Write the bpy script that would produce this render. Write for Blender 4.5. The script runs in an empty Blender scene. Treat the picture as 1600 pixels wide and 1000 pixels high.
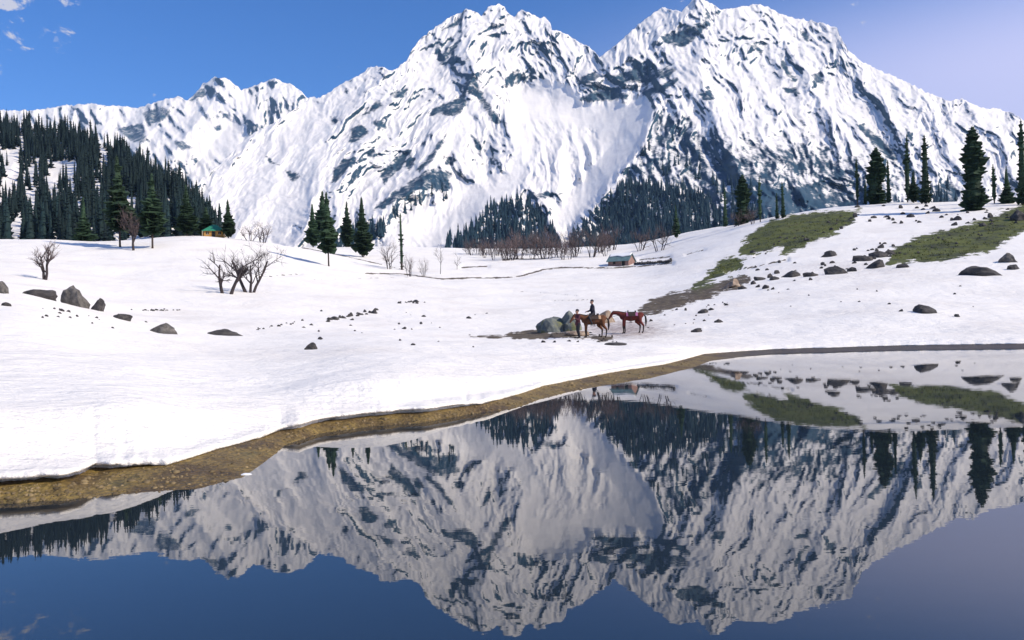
import bpy, bmesh, math, random
import numpy as np
from mathutils import Vector, Matrix, Euler

# ------------------------------------------------------------------ camera, sky, sun, exposure
scene = bpy.context.scene
F = 1200.0                      # focal length in pixels of the 1600 x 1000 photograph
ROLL = math.atan(0.026)         # the horizon rises slightly to the right
CAMZ = 1.9                      # eye height above the water
CR, SR = math.cos(ROLL), math.sin(ROLL)

cam_data = bpy.data.cameras.new('camera')
cam_data.sensor_width = 36.0
cam_data.lens = 36.0 * F / 1600.0
cam_data.clip_start = 0.05
cam_data.clip_end = 60000.0
cam = bpy.data.objects.new('camera', cam_data)
scene.collection.objects.link(cam)
cam.matrix_world = (Matrix.Translation((0, 0, CAMZ)) @ Matrix.Rotation(math.radians(90), 4, 'X')
                    @ Matrix.Rotation(-ROLL, 4, 'Z'))
scene.camera = cam

SUN_AZ = math.radians(112.0)    # clockwise from +Y (the view direction): right and a little behind
SUN_EL = math.radians(36.0)
to_sun = Vector((math.sin(SUN_AZ) * math.cos(SUN_EL), math.cos(SUN_AZ) * math.cos(SUN_EL), math.sin(SUN_EL)))

world = bpy.data.worlds.new('World')
scene.world = world
world.use_nodes = True
wn, wl = world.node_tree.nodes, world.node_tree.links
wn.clear()
w_out = wn.new('ShaderNodeOutputWorld')
w_bg = wn.new('ShaderNodeBackground')
w_bg.inputs['Strength'].default_value = 0.10
sky = wn.new('ShaderNodeTexSky')
sky.sky_type = 'NISHITA'
sky.sun_disc = False
sky.sun_elevation = SUN_EL
sky.sun_rotation = SUN_AZ
sky.altitude = 2700.0
sky.air_density = 1.0
sky.dust_density = 1.6
sky.ozone_density = 3.0
w_hsv = wn.new('ShaderNodeHueSaturation')
w_hsv.inputs['Hue'].default_value = 0.51
w_hsv.inputs['Value'].default_value = 1.42
w_hsv.inputs['Saturation'].default_value = 1.28
wl.new(sky.outputs[0], w_hsv.inputs['Color'])
# a thin milky veil of high cloud all over the eastern sky
# thin torn clouds, thickening towards the west
w_co = wn.new('ShaderNodeTexCoord')
w_sep = wn.new('ShaderNodeSeparateXYZ')
wl.new(w_co.outputs['Generated'], w_sep.inputs[0])
w_ve = wn.new('ShaderNodeMapRange'); w_ve.interpolation_type = 'SMOOTHSTEP'
w_ve.inputs['From Min'].default_value = -0.12
w_ve.inputs['From Max'].default_value = 0.62
w_ve.inputs['To Max'].default_value = 0.92
wl.new(w_sep.outputs['X'], w_ve.inputs['Value'])
w_veil = wn.new('ShaderNodeMix'); w_veil.data_type = 'RGBA'
w_veil.inputs['B'].default_value = (5.6, 5.5, 8.0, 1)
w_vz = wn.new('ShaderNodeMapRange'); w_vz.interpolation_type = 'SMOOTHSTEP'
w_vz.inputs['From Min'].default_value = 0.25
w_vz.inputs['From Max'].default_value = 0.40
w_vz.inputs['To Min'].default_value = 1.0
w_vz.inputs['To Max'].default_value = 0.06
wl.new(w_sep.outputs['Z'], w_vz.inputs['Value'])
w_vm = wn.new('ShaderNodeMath'); w_vm.operation = 'MULTIPLY'
wl.new(w_ve.outputs[0], w_vm.inputs[0]); wl.new(w_vz.outputs[0], w_vm.inputs[1])
wl.new(w_vm.outputs[0], w_veil.inputs['Factor'])
wl.new(w_hsv.outputs[0], w_veil.inputs['A'])
w_map = wn.new('ShaderNodeMapping')
w_map.inputs['Scale'].default_value = (15.0, 15.0, 24.0)
w_map.inputs['Location'].default_value = (3.35, 1.1, 0.35)
wl.new(w_co.outputs['Generated'], w_map.inputs[0])
w_noise = wn.new('ShaderNodeTexNoise')
w_noise.inputs['Scale'].default_value = 1.6
w_noise.inputs['Detail'].default_value = 7.0
w_noise.inputs['Roughness'].default_value = 0.62
w_noise.inputs['Distortion'].default_value = 0.4
wl.new(w_map.outputs[0], w_noise.inputs['Vector'])
w_mr = wn.new('ShaderNodeMapRange')          # how far to the west the ray looks
w_mr.inputs['From Min'].default_value = -0.40
w_mr.inputs['From Max'].default_value = -0.53
w_mr.inputs['To Min'].default_value = 0.0
w_mr.inputs['To Max'].default_value = 0.20
wl.new(w_sep.outputs['X'], w_mr.inputs['Value'])
w_mz = wn.new('ShaderNodeMapRange')
w_mz.inputs['From Min'].default_value = 0.24
w_mz.inputs['From Max'].default_value = 0.32
wl.new(w_sep.outputs['Z'], w_mz.inputs['Value'])
w_mm = wn.new('ShaderNodeMath'); w_mm.operation = 'MULTIPLY'
wl.new(w_mr.outputs[0], w_mm.inputs[0]); wl.new(w_mz.outputs[0], w_mm.inputs[1])
w_add = wn.new('ShaderNodeMath'); w_add.operation = 'ADD'
wl.new(w_noise.outputs['Fac'], w_add.inputs[0]); wl.new(w_mm.outputs[0], w_add.inputs[1])
w_cr = wn.new('ShaderNodeMapRange'); w_cr.interpolation_type = 'SMOOTHSTEP'
w_cr.inputs['From Min'].default_value = 0.66
w_cr.inputs['From Max'].default_value = 0.76
w_cr.inputs['To Max'].default_value = 0.9
wl.new(w_add.outputs[0], w_cr.inputs['Value'])
w_mix = wn.new('ShaderNodeMix'); w_mix.data_type = 'RGBA'
w_mix.inputs['B'].default_value = (5.6, 5.5, 6.1, 1)
wl.new(w_cr.outputs[0], w_mix.inputs['Factor'])
wl.new(w_veil.outputs['Result'], w_mix.inputs['A'])
wl.new(w_mix.outputs['Result'], w_bg.inputs['Color'])
wl.new(w_bg.outputs[0], w_out.inputs['Surface'])

sun_data = bpy.data.lights.new('sun', 'SUN')
sun_data.energy = 3.9
sun_data.angle = math.radians(0.5)
sun_data.color = (1.0, 0.89, 0.715)
sun = bpy.data.objects.new('sun', sun_data)
scene.collection.objects.link(sun)
sun.rotation_euler = (-to_sun).to_track_quat('-Z', 'Y').to_euler()

scene.view_settings.view_transform = 'Standard'
scene.view_settings.look = 'None'
scene.view_settings.gamma = 1.0
scene.view_settings.exposure = 0.44
scene.render.engine = 'CYCLES'
scene.cycles.use_denoising = True
scene.cycles.max_bounces = 6
scene.cycles.volume_bounces = 0
scene.cycles.volume_step_rate = 4.0

# ------------------------------------------------------------------ helpers
C = scene.collection
rng = random.Random(7)

def ray(px, py):
    """pixel of the photograph -> (x per metre of depth, z per metre of depth)"""
    u = (np.asarray(px, float) - 800.0) / F
    v = (500.0 - np.asarray(py, float)) / F
    return u * CR + v * SR, -u * SR + v * CR

def project(x, y, z):
    a, t = x / y, (z - CAMZ) / y
    return 800.0 + F * (a * CR - t * SR), 500.0 - F * (a * SR + t * CR)

def hash01(ix, iy, seed):
    h = (ix.astype(np.int64) * 374761393 + iy.astype(np.int64) * 668265263 + seed * 974711) & 0xFFFFFFFF
    h = ((h ^ (h >> 13)) * 1274126177) & 0xFFFFFFFF
    h = ((h ^ (h >> 16)) * 2246822519) & 0xFFFFFFFF
    return ((h ^ (h >> 15)) & 0xFFFFFF) / float(0x1000000)

def perlin(x, y, seed=0):
    x = np.asarray(x, float); y = np.asarray(y, float)
    x0 = np.floor(x); y0 = np.floor(y)
    fx, fy = x - x0, y - y0
    sx = fx * fx * fx * (fx * (fx * 6 - 15) + 10); sy = fy * fy * fy * (fy * (fy * 6 - 15) + 10)
    def g(dx, dy):
        ang = hash01(x0 + dx, y0 + dy, seed) * 2 * math.pi
        return np.cos(ang) * (fx - dx) + np.sin(ang) * (fy - dy)
    a = g(0, 0) * (1 - sx) + g(1, 0) * sx
    b = g(0, 1) * (1 - sx) + g(1, 1) * sx
    return (a * (1 - sy) + b * sy) * 1.45

def fbm(x, y, seed=0, octv=5, gain=0.5):
    s, amp, tot = 0.0, 1.0, 0.0
    for k in range(octv):
        s = s + amp * perlin(x, y, seed + k * 17); tot += amp
        x, y, amp = x * 2.03 + 5.1, y * 2.03 - 3.7, amp * gain
    return s / tot

def ridged(x, y, seed=0, octv=5, gain=0.47):
    s, amp, tot, w = 0.0, 1.0, 0.0, 1.0
    for k in range(octv):
        n = (1.0 - np.abs(perlin(x, y, seed + k * 31))) ** 2
        s = s + amp * n * w; tot += amp
        w = np.clip(n * 1.6, 0, 1)
        x, y, amp = x * 2.07 + 1.3, y * 2.07 + 7.9, amp * gain
    return s / tot

def sstep(a, b, x):
    t = np.clip((x - a) / (b - a), 0, 1)
    return t * t * (3 - 2 * t)

def seg_dist(X, Y, pts, closed=False):
    best = np.full(X.shape, 1e9)
    n = len(pts)
    for i in range(n if closed else n - 1):
        (x0, y0), (x1, y1) = pts[i], pts[(i + 1) % n]
        dx, dy = x1 - x0, y1 - y0
        t = np.clip(((X - x0) * dx + (Y - y0) * dy) / (dx * dx + dy * dy + 1e-9), 0, 1)
        best = np.minimum(best, np.hypot(X - x0 - t * dx, Y - y0 - t * dy))
    return best

def poly_sd(X, Y, pts):
    """signed distance to a polygon, positive inside; -99 far away"""
    px = np.array([p[0] for p in pts], float); py = np.array([p[1] for p in pts], float)
    out = np.full(X.shape, -99.0)
    m = (X > px.min() - 30) & (X < px.max() + 30) & (Y > py.min() - 30) & (Y < py.max() + 30)
    if not m.any():
        return out
    x, y = X[m], Y[m]
    ins = np.zeros(x.shape, bool)
    j = len(pts) - 1
    for i in range(len(pts)):
        c = ((py[i] > y) != (py[j] > y)) & (x < (px[j] - px[i]) * (y - py[i]) / (py[j] - py[i] + 1e-12) + px[i])
        ins ^= c
        j = i
    dd = seg_dist(x, y, pts, True)
    out[m] = np.where(ins, dd, -dd)
    return out

def interp(pts, x):
    return np.interp(x, [p[0] for p in pts], [p[1] for p in pts])

def mesh_np(name, verts, faces, mats=(), smooth=True, attrs=None):
    me = bpy.data.meshes.new(name)
    verts = np.asarray(verts, np.float32).reshape(-1, 3)
    faces = np.asarray(faces, np.int32)
    k = faces.shape[1]
    me.vertices.add(len(verts)); me.vertices.foreach_set('co', verts.ravel())
    me.loops.add(faces.size); me.loops.foreach_set('vertex_index', faces.ravel())
    me.polygons.add(len(faces))
    me.polygons.foreach_set('loop_start', np.arange(0, faces.size, k, dtype=np.int32))
    me.polygons.foreach_set('use_smooth', np.full(len(faces), smooth))
    for an, av in (attrs or {}).items():
        at = me.attributes.new(an, 'FLOAT', 'POINT')
        at.data.foreach_set('value', np.asarray(av, np.float32).ravel())
    me.update(calc_edges=True)
    me.validate()
    for m in mats:
        me.materials.append(m)
    return me

def grid_faces(nr, nc):
    i = np.arange(nr - 1)[:, None] * nc + np.arange(nc - 1)[None, :]
    return np.stack([i, i + 1, i + 1 + nc, i + nc], -1).reshape(-1, 4)

def link(name, me, parent=None, kind=None, label=None, cat=None, group=None):
    o = bpy.data.objects.new(name, me)
    C.objects.link(o)
    if parent is not None: o.parent = parent
    if kind: o['kind'] = kind
    if label: o['label'] = label
    if cat: o['category'] = cat
    if group: o['group'] = group
    return o

# ------------------------------------------------------------------ materials
def new_mat(name):
    m = bpy.data.materials.new(name); m.use_nodes = True
    nt = m.node_tree
    return m, nt.nodes, nt.links, nt.nodes['Principled BSDF']

def noise_node(n, l, scale, detail=4, rough=0.55, vec=None, dist=0.0):
    t = n.new('ShaderNodeTexNoise')
    t.inputs['Scale'].default_value = scale; t.inputs['Detail'].default_value = detail
    t.inputs['Roughness'].default_value = rough; t.inputs['Distortion'].default_value = dist
    if vec is not None: l.new(vec, t.inputs['Vector'])
    return t

def ramp(n, l, src, stops):
    r = n.new('ShaderNodeValToRGB')
    els = r.color_ramp.elements
    while len(els) < len(stops): els.new(0.5)
    for e, (p, c) in zip(els, stops):
        e.position = p; e.color = (*c, 1) if len(c) == 3 else c
    l.new(src, r.inputs[0])
    return r

def mixc(n, l, fac, a, b):
    m = n.new('ShaderNodeMix'); m.data_type = 'RGBA'
    for sock, v in (('Factor', fac), ('A', a), ('B', b)):
        if hasattr(v, 'is_output'): l.new(v, m.inputs[sock])
        else: m.inputs[sock].default_value = v if sock == 'Factor' else (*v, 1)
    return m.outputs['Result']

def math_n(n, l, op, a, b=None):
    m = n.new('ShaderNodeMath'); m.operation = op
    for i, v in enumerate((a, b)):
        if v is None: continue
        if hasattr(v, 'is_output'): l.new(v, m.inputs[i])
        else: m.inputs[i].default_value = v
    return m.outputs[0]

def smooth_n(n, l, v, lo, hi):
    m = n.new('ShaderNodeMapRange'); m.interpolation_type = 'SMOOTHSTEP'
    m.inputs['From Min'].default_value = lo; m.inputs['From Max'].default_value = hi
    l.new(v, m.inputs['Value'])
    return m.outputs[0]

def bump(n, l, bs, h, strength, dist):
    b = n.new('ShaderNodeBump'); b.inputs['Strength'].default_value = strength; b.inputs['Distance'].default_value = dist
    l.new(h, b.inputs['Height']); l.new(b.outputs[0], bs.inputs['Normal'])

def geo_pos(n):
    return n.new('ShaderNodeNewGeometry').outputs['Position']

def attr(n, name):
    a = n.new('ShaderNodeAttribute'); a.attribute_name = name
    return a.outputs['Fac']

def mat_mountain(name, s):
    m, n, l, b = new_mat(name)
    p = geo_pos(n)
    n1 = noise_node(n, l, 0.035 * s, 6, 0.65, p)
    n2 = noise_node(n, l, 0.012 * s, 4, 0.6, p)
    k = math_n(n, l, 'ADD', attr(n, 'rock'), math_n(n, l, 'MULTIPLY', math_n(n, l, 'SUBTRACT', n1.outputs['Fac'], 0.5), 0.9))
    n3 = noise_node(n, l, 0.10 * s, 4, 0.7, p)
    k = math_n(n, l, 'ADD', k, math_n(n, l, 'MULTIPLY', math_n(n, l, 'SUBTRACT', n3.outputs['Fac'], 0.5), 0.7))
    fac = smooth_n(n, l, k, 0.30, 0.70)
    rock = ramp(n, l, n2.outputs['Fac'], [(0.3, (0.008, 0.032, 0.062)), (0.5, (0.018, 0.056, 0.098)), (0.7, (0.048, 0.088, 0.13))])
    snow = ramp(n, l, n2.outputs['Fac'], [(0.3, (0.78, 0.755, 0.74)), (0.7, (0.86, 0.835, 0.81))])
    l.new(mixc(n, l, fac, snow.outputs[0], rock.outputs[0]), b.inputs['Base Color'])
    b.inputs['Roughness'].default_value = 0.85
    b.inputs['Specular IOR Level'].default_value = 0.2
    bump(n, l, b, n1.outputs['Fac'], 0.35, 4.0 / s)
    return m

M_mount = mat_mountain('mountain_snow_and_rock', 1.0)
M_far = mat_mountain('far_ridge_snow_and_rock', 0.6)

def mat_snowfield():
    m, n, l, b = new_mat('valley_snow')
    p = geo_pos(n)
    fine = noise_node(n, l, 9.0, 5, 0.6, p)
    mid = noise_node(n, l, 1.3, 5, 0.6, p)
    big = noise_node(n, l, 0.16, 4, 0.55, p)
    tuft = noise_node(n, l, 2.4, 6, 0.7, p)
    rag = noise_node(n, l, 0.42, 9, 0.72, p)
    k = math_n(n, l, 'ADD', attr(n, 'bare'), math_n(n, l, 'MULTIPLY', math_n(n, l, 'SUBTRACT', rag.outputs['Fac'], 0.5), 2.5))
    fac = smooth_n(n, l, k, 0.44, 0.56)
    # old snow: faint dust and meltwater stains
    snow = ramp(n, l, big.outputs['Fac'], [(0.30, (0.83, 0.79, 0.745)), (0.5, (0.90, 0.868, 0.825)), (0.7, (0.92, 0.89, 0.85))])
    dust = smooth_n(n, l, math_n(n, l, 'ADD', attr(n, 'dirt'), math_n(n, l, 'MULTIPLY', math_n(n, l, 'SUBTRACT', tuft.outputs['Fac'], 0.5), 1.3)), 0.35, 0.9)
    snow2 = mixc(n, l, dust, snow.outputs[0], (0.30, 0.235, 0.22))
    gbig = noise_node(n, l, 0.22, 7, 0.7, p)
    gmix = math_n(n, l, 'ADD', math_n(n, l, 'MULTIPLY', tuft.outputs['Fac'], 0.45), math_n(n, l, 'MULTIPLY', gbig.outputs['Fac'], 0.55))
    grass = ramp(n, l, gmix, [(0.30, (0.022, 0.028, 0.020)), (0.44, (0.045, 0.05, 0.028)), (0.54, (0.125, 0.145, 0.03)), (0.64, (0.07, 0.055, 0.04)), (0.72, (0.15, 0.12, 0.08))])
    mudn = noise_node(n, l, 1.0, 8, 0.75, p)
    mud = ramp(n, l, mudn.outputs['Fac'], [(0.30, (0.03, 0.025, 0.025)), (0.45, (0.085, 0.066, 0.052)), (0.56, (0.15, 0.12, 0.075)), (0.68, (0.32, 0.27, 0.24))])
    soil = mixc(n, l, attr(n, 'grass'), mud.outputs[0], grass.outputs[0])
    l.new(mixc(n, l, fac, snow2, soil), b.inputs['Base Color'])
    b.inputs['Roughness'].default_value = 0.8
    b.inputs['Specular IOR Level'].default_value = 0.25
    mpw = n.new('ShaderNodeMapping'); mpw.inputs['Scale'].default_value = (0.55, 1.7, 1.0); l.new(p, mpw.inputs[0])
    wind = noise_node(n, l, 1.6, 5, 0.6, mpw.outputs[0], 0.3)
    hb = math_n(n, l, 'ADD', math_n(n, l, 'ADD', math_n(n, l, 'MULTIPLY', mid.outputs['Fac'], 0.5), math_n(n, l, 'MULTIPLY', wind.outputs['Fac'], 0.8)), math_n(n, l, 'MULTIPLY', fine.outputs['Fac'], 0.16))
    bump(n, l, b, hb, 0.8, 0.24)
    return m
M_snow = mat_snowfield()

def mat_bank():
    m, n, l, b = new_mat('wet_ochre_bank')
    p = geo_pos(n)
    v = n.new('ShaderNodeTexVoronoi'); v.inputs['Scale'].default_value = 16.0; l.new(p, v.inputs['Vector'])
    t = noise_node(n, l, 1.1, 6, 0.65, p)
    t2 = noise_node(n, l, 14.0, 5, 0.6, p)
    c1 = ramp(n, l, t.outputs['Fac'], [(0.28, (0.075, 0.042, 0.015)), (0.43, (0.14, 0.090, 0.028)), (0.56, (0.25, 0.17, 0.045)), (0.70, (0.12, 0.10, 0.035))])
    c2 = ramp(n, l, t2.outputs['Fac'], [(0.3, (0.35, 0.35, 0.35)), (0.7, (1.25, 1.25, 1.25))])
    mm = n.new('ShaderNodeMix'); mm.data_type = 'RGBA'; mm.blend_type = 'MULTIPLY'; mm.inputs['Factor'].default_value = 1.0
    l.new(c1.outputs[0], mm.inputs['A']); l.new(c2.outputs[0], mm.inputs['B'])
    col = mixc(n, l, attr(n, 'grey'), mm.outputs['Result'], (0.07, 0.06, 0.055))
    l.new(col, b.inputs['Base Color'])
    b.inputs['Roughness'].default_value = 0.6
    bump(n, l, b, math_n(n, l, 'ADD', t2.outputs['Fac'], math_n(n, l, 'MULTIPLY', v.outputs['Distance'], 0.7)), 0.8, 0.04)
    return m
M_bank = mat_bank()

def mat_water():
    m = bpy.data.materials.new('still_lake_water'); m.use_nodes = True
    n, l = m.node_tree.nodes, m.node_tree.links
    n.clear()
    out = n.new('ShaderNodeOutputMaterial')
    p = geo_pos(n)
    mp = n.new('ShaderNodeMapping'); mp.inputs['Scale'].default_value = (1.0, 2.4, 1.0); l.new(p, mp.inputs[0])
    t = noise_node(n, l, 1.5, 3, 0.5, mp.outputs[0])
    t2 = noise_node(n, l, 9.0, 2, 0.5, mp.outputs[0])
    h = math_n(n, l, 'ADD', t.outputs['Fac'], math_n(n, l, 'MULTIPLY', t2.outputs['Fac'], 0.06))
    bp = n.new('ShaderNodeBump'); bp.inputs['Strength'].default_value = 0.2; bp.inputs['Distance'].default_value = 0.002
    l.new(h, bp.inputs['Height'])
    fr = n.new('ShaderNodeFresnel'); fr.inputs['IOR'].default_value = 1.95
    l.new(bp.outputs[0], fr.inputs['Normal'])
    gl = n.new('ShaderNodeBsdfGlossy'); gl.inputs['Roughness'].default_value = 0.012
    gl.inputs['Color'].default_value = (0.95, 0.94, 0.93, 1)
    l.new(bp.outputs[0], gl.inputs['Normal'])
    df = n.new('ShaderNodeBsdfDiffuse')
    df.inputs['Color'].default_value = (0.014, 0.022, 0.03, 1)
    mx = n.new('ShaderNodeMixShader')
    l.new(fr.outputs[0], mx.inputs[0]); l.new(df.outputs[0], mx.inputs[1]); l.new(gl.outputs[0], mx.inputs[2])
    l.new(mx.outputs[0], out.inputs['Surface'])
    return m
M_water = mat_water()

# ------------------------------------------------------------------ mountains
SKY_MAIN = [(230, 352), (290, 300), (318, 278), (345, 255), (372, 228), (400, 205), (430, 190), (460, 172), (483, 153), (500, 152), (520, 140),
    (540, 126), (560, 119), (575, 106), (590, 104), (602, 107), (612, 111), (625, 103), (635, 95), (645, 75), (655, 62), (675, 46),
    (700, 29), (715, 22), (730, 13), (742, 18), (752, 24), (762, 12), (778, 5), (788, 9), (794, 21), (803, 26), (813, 16), (825, 18),
    (838, 26), (852, 27), (860, 35), (862, 46), (875, 49), (890, 57), (905, 66), (920, 72), (930, 82), (937, 90), (950, 79), (975, 60),
    (1000, 35), (1020, 21), (1035, 12), (1050, 15), (1065, 18), (1074, 8), (1085, -3), (1096, -4), (1106, 3), (1118, 9), (1126, 15),
    (1150, 12), (1175, 7), (1195, 8), (1215, 20), (1240, 28), (1265, 32), (1290, 38), (1308, 45), (1315, 60), (1325, 78), (1345, 95),
    (1370, 108), (1395, 118), (1420, 130), (1450, 145), (1480, 157), (1505, 154), (1530, 167), (1560, 170), (1585, 178), (1600, 188),
    (1660, 205), (1760, 230), (1900, 280)]
RIDGES = [  # pixel polyline, metres proud of the face, half width in pixels
    ([(735, 12), (722, 62), (741, 116), (733, 150), (712, 190), (678, 242), (640, 300), (600, 345)], 170, 75),
    ([(741, 116), (765, 150), (792, 190), (800, 235)], 110, 40),
    ([(778, 5), (796, 60), (826, 100), (858, 126)], 85, 32),
    ([(825, 18), (850, 70), (884, 112)], 75, 28),
    ([(862, 45), (890, 85), (920, 115)], 60, 24),
    ([(590, 104), (560, 150), (530, 210), (503, 280), (480, 350)], 110, 60),
    ([(640, 95), (620, 150), (592, 200), (560, 262), (530, 330)], 100, 45),
    ([(1095, -4), (1112, 50), (1092, 110), (1112, 155), (1150, 225), (1195, 305), (1220, 360)], 220, 95),
    ([(1095, -4), (1030, 62), (960, 104), (896, 142)], 125, 42),
    ([(1200, 8), (1230, 80), (1282, 160), (1332, 232), (1375, 310)], 120, 58),
    ([(1150, 12), (1170, 90), (1215, 180), (1270, 280)], 90, 45),
    ([(1310, 50), (1350, 130), (1402, 205), (1450, 300)], 130, 60),
    ([(1420, 130), (1480, 220), (1535, 310)], 110, 52),
    ([(1505, 154), (1560, 230), (1620, 320)], 90, 45),
    ([(1062, 138), (1026, 165), (1004, 228), (942, 312), (900, 360)], 105, 46),
    ([(770, 318), (730, 360), (700, 395)], 60, 45),
]
HOLLOWS = [(900, 165, 95, 50, 60), (960, 225, 65, 70, 25), (905, 300, 30, 60, 40), (690, 345, 70, 28, 60), (820, 140, 60, 22, 60)]
BULGES = [(872, 235, 60, 55, 90), (845, 315, 40, 30, 70), (785, 335, 60, 40, 90)]

def aniso(X, Y, ang, la, stretch, seed, fn=ridged, octv=5):
    c, s = math.cos(math.radians(ang)), math.sin(math.radians(ang))
    along, across = X * c + Y * s, -X * s + Y * c
    return fn(across / la, along / (la * stretch), seed, octv)

CLEAN = [  # the glacier bowl and the big avalanche cones: smooth snow
    ([(858, 122), (900, 139), (905, 160), (1014, 163), (1019, 190), (985, 250), (960, 275), (922, 320), (880, 360), (858, 344), (900, 290), (936, 240), (930, 205), (850, 188), (800, 202), (796, 165), (820, 140)], 0.8),
    ([(802, 196), (800, 250), (772, 292), (722, 288), (690, 312), (640, 340), (596, 392), (700, 392), (760, 330), (812, 288), (838, 240), (840, 200)], 0.72),
    ([(820, 195), (932, 205), (936, 245), (900, 290), (850, 300), (815, 270)], 0.35),
    ([(330, 290), (400, 225), (478, 175), (510, 200), (500, 300), (440, 380), (330, 360)], 0.45),
    ([(655, 240), (700, 190), (740, 160), (750, 200), (700, 240), (640, 300)], 0.3),
]
def main_depth(X, Y):
    d = 1050 + 2250 * (400 - Y) / 400
    d = d - 330 * sstep(880, 1060, X) * sstep(-60, 330, Y + 100)
    wx = X + 10 * fbm(X / 42, Y / 42, 3, 3) + 22 * fbm(X / 110, Y / 110, 4, 2); wy = Y + 10 * fbm(X / 42, Y / 42, 9, 3) + 22 * fbm(X / 110, Y / 110, 10, 2)
    for pts, amp, w in RIDGES:
        dd = seg_dist(X * 0.6 + wx * 0.4, Y * 0.6 + wy * 0.4, pts)
        d = d - 0.80 * amp * np.clip(1 - dd / w, 0, 1) ** 1.15
    for x0, y0, rx, ry, amp in HOLLOWS:
        d = d + amp * np.exp(-((X - x0) / rx) ** 2 - ((Y - y0) / ry) ** 2)
    for x0, y0, rx, ry, amp in BULGES:
        d = d - amp * np.exp(-((X - x0) / rx) ** 2 - ((Y - y0) / ry) ** 2)
    smoothice = np.zeros(X.shape)
    for pts, amt in CLEAN:
        smoothice = np.maximum(smoothice, amt * sstep(-8, 9, poly_sd(X, Y, pts)))
    wl_ = 1 - sstep(700, 800, X + (Y - 150) * 0.6)
    wr_ = sstep(1040, 1120, X + (150 - Y) * 0.2)
    wc_ = np.clip(1 - wl_ - wr_, 0, 1)
    nl = aniso(wx, wy, 132, 66, 2.2, 11); nr = aniso(wx, wy, 60, 62, 2.3, 23); nc = aniso(wx, wy, 75, 46, 2.0, 37)
    n = nl * wl_ + nr * wr_ + nc * wc_
    rough = 1 - 0.95 * np.clip(smoothice * 1.12, 0, 1)
    d = d - 125 * (n - 0.5) * rough
    crisp = aniso(wx, wy, 128, 13, 1.5, 57, ridged, 3) * wl_ + aniso(wx, wy, 62, 12, 1.6, 59, ridged, 3) * wr_ + aniso(wx, wy, 82, 12, 1.7, 63, ridged, 3) * wc_
    d = d - (17 + 20 * (1 - sstep(40, 150, Y))) * (crisp - 0.5) * rough - 7 * fbm(X / 7, Y / 8, 51, 3, 0.6) * rough
    return d, n, rough, (wl_, wc_, wr_)

ROCKS_MAIN = [
    [(738, 117), (746, 122), (752, 140), (765, 160), (780, 180), (792, 192), (780, 197), (768, 190), (755, 170), (742, 152), (732, 148), (724, 130)],
    [(725, 140), (715, 150), (695, 160), (675, 168), (668, 184), (690, 180), (712, 185), (725, 175), (732, 158)],
    [(678, 94), (700, 75), (718, 55), (724, 62), (708, 86), (690, 98)], [(683, 47), (700, 37), (722, 25), (726, 35), (705, 46), (690, 51)],
    [(603, 140), (625, 142), (642, 133), (632, 155), (613, 155)], [(563, 181), (590, 155), (600, 151), (598, 168), (580, 179)],
    [(580, 190), (600, 184), (606, 200), (590, 205)], [(540, 227), (548, 200), (565, 193), (580, 205), (570, 216), (555, 223)],
    [(513, 292), (520, 262), (535, 247), (552, 241), (560, 255), (540, 271), (525, 287)], [(570, 240), (585, 229), (592, 245), (575, 253)],
    [(590, 277), (605, 257), (625, 239), (640, 231), (636, 256), (620, 271), (600, 291)],
    [(648, 264), (670, 240), (690, 214), (706, 194), (700, 211), (688, 236), (672, 256), (655, 273)],
    [(640, 232), (652, 250), (640, 268), (628, 262)], [(612, 300), (640, 282), (668, 262), (708, 268), (704, 300), (684, 298), (650, 300), (600, 327), (575, 330)],
    [(735, 209), (746, 215), (756, 230), (752, 243), (741, 230)], [(700, 240), (715, 248), (708, 262), (692, 258)],
    [(440, 262), (455, 267), (470, 269), (466, 286), (450, 281)], [(515, 180), (528, 185), (531, 199), (518, 192)], [(410, 240), (424, 247), (436, 258), (420, 256)],
    [(830, 300), (858, 297), (872, 308), (842, 314)], [(1030, 56), (1060, 47), (1085, 37), (1106, 27), (1114, 35), (1096, 53), (1070, 76), (1050, 73), (1035, 67)],
    [(896, 136), (905, 119), (927, 110), (948, 120), (922, 129)], [(948, 119), (975, 111), (1000, 98), (1020, 109), (1062, 99), (1050, 121), (1010, 131), (970, 131)],
    [(903, 153), (925, 141), (950, 141), (988, 145), (980, 156), (945, 160), (912, 161)], [(995, 140), (1030, 132), (1060, 118), (1064, 128), (1030, 148), (1004, 152)],
    [(1213, 88), (1226, 92), (1246, 124), (1249, 133), (1235, 126), (1221, 108)], [(1163, 68), (1181, 64), (1196, 80), (1190, 86)],
    [(1244, 44), (1260, 49), (1274, 66), (1260, 69)], [(1269, 114), (1286, 111), (1290, 131), (1271, 131)],
    [(1328, 189), (1350, 194), (1371, 209), (1396, 230), (1408, 252), (1390, 251), (1370, 236), (1345, 206)],
    [(1088, 144), (1110, 139), (1120, 155), (1100, 159)], [(1219, 135), (1245, 134), (1252, 149), (1230, 149)],
    [(1456, 290), (1480, 279), (1503, 300), (1496, 324), (1462, 324)], [(1410, 195), (1424, 205), (1428, 226), (1415, 214)],
]
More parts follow.
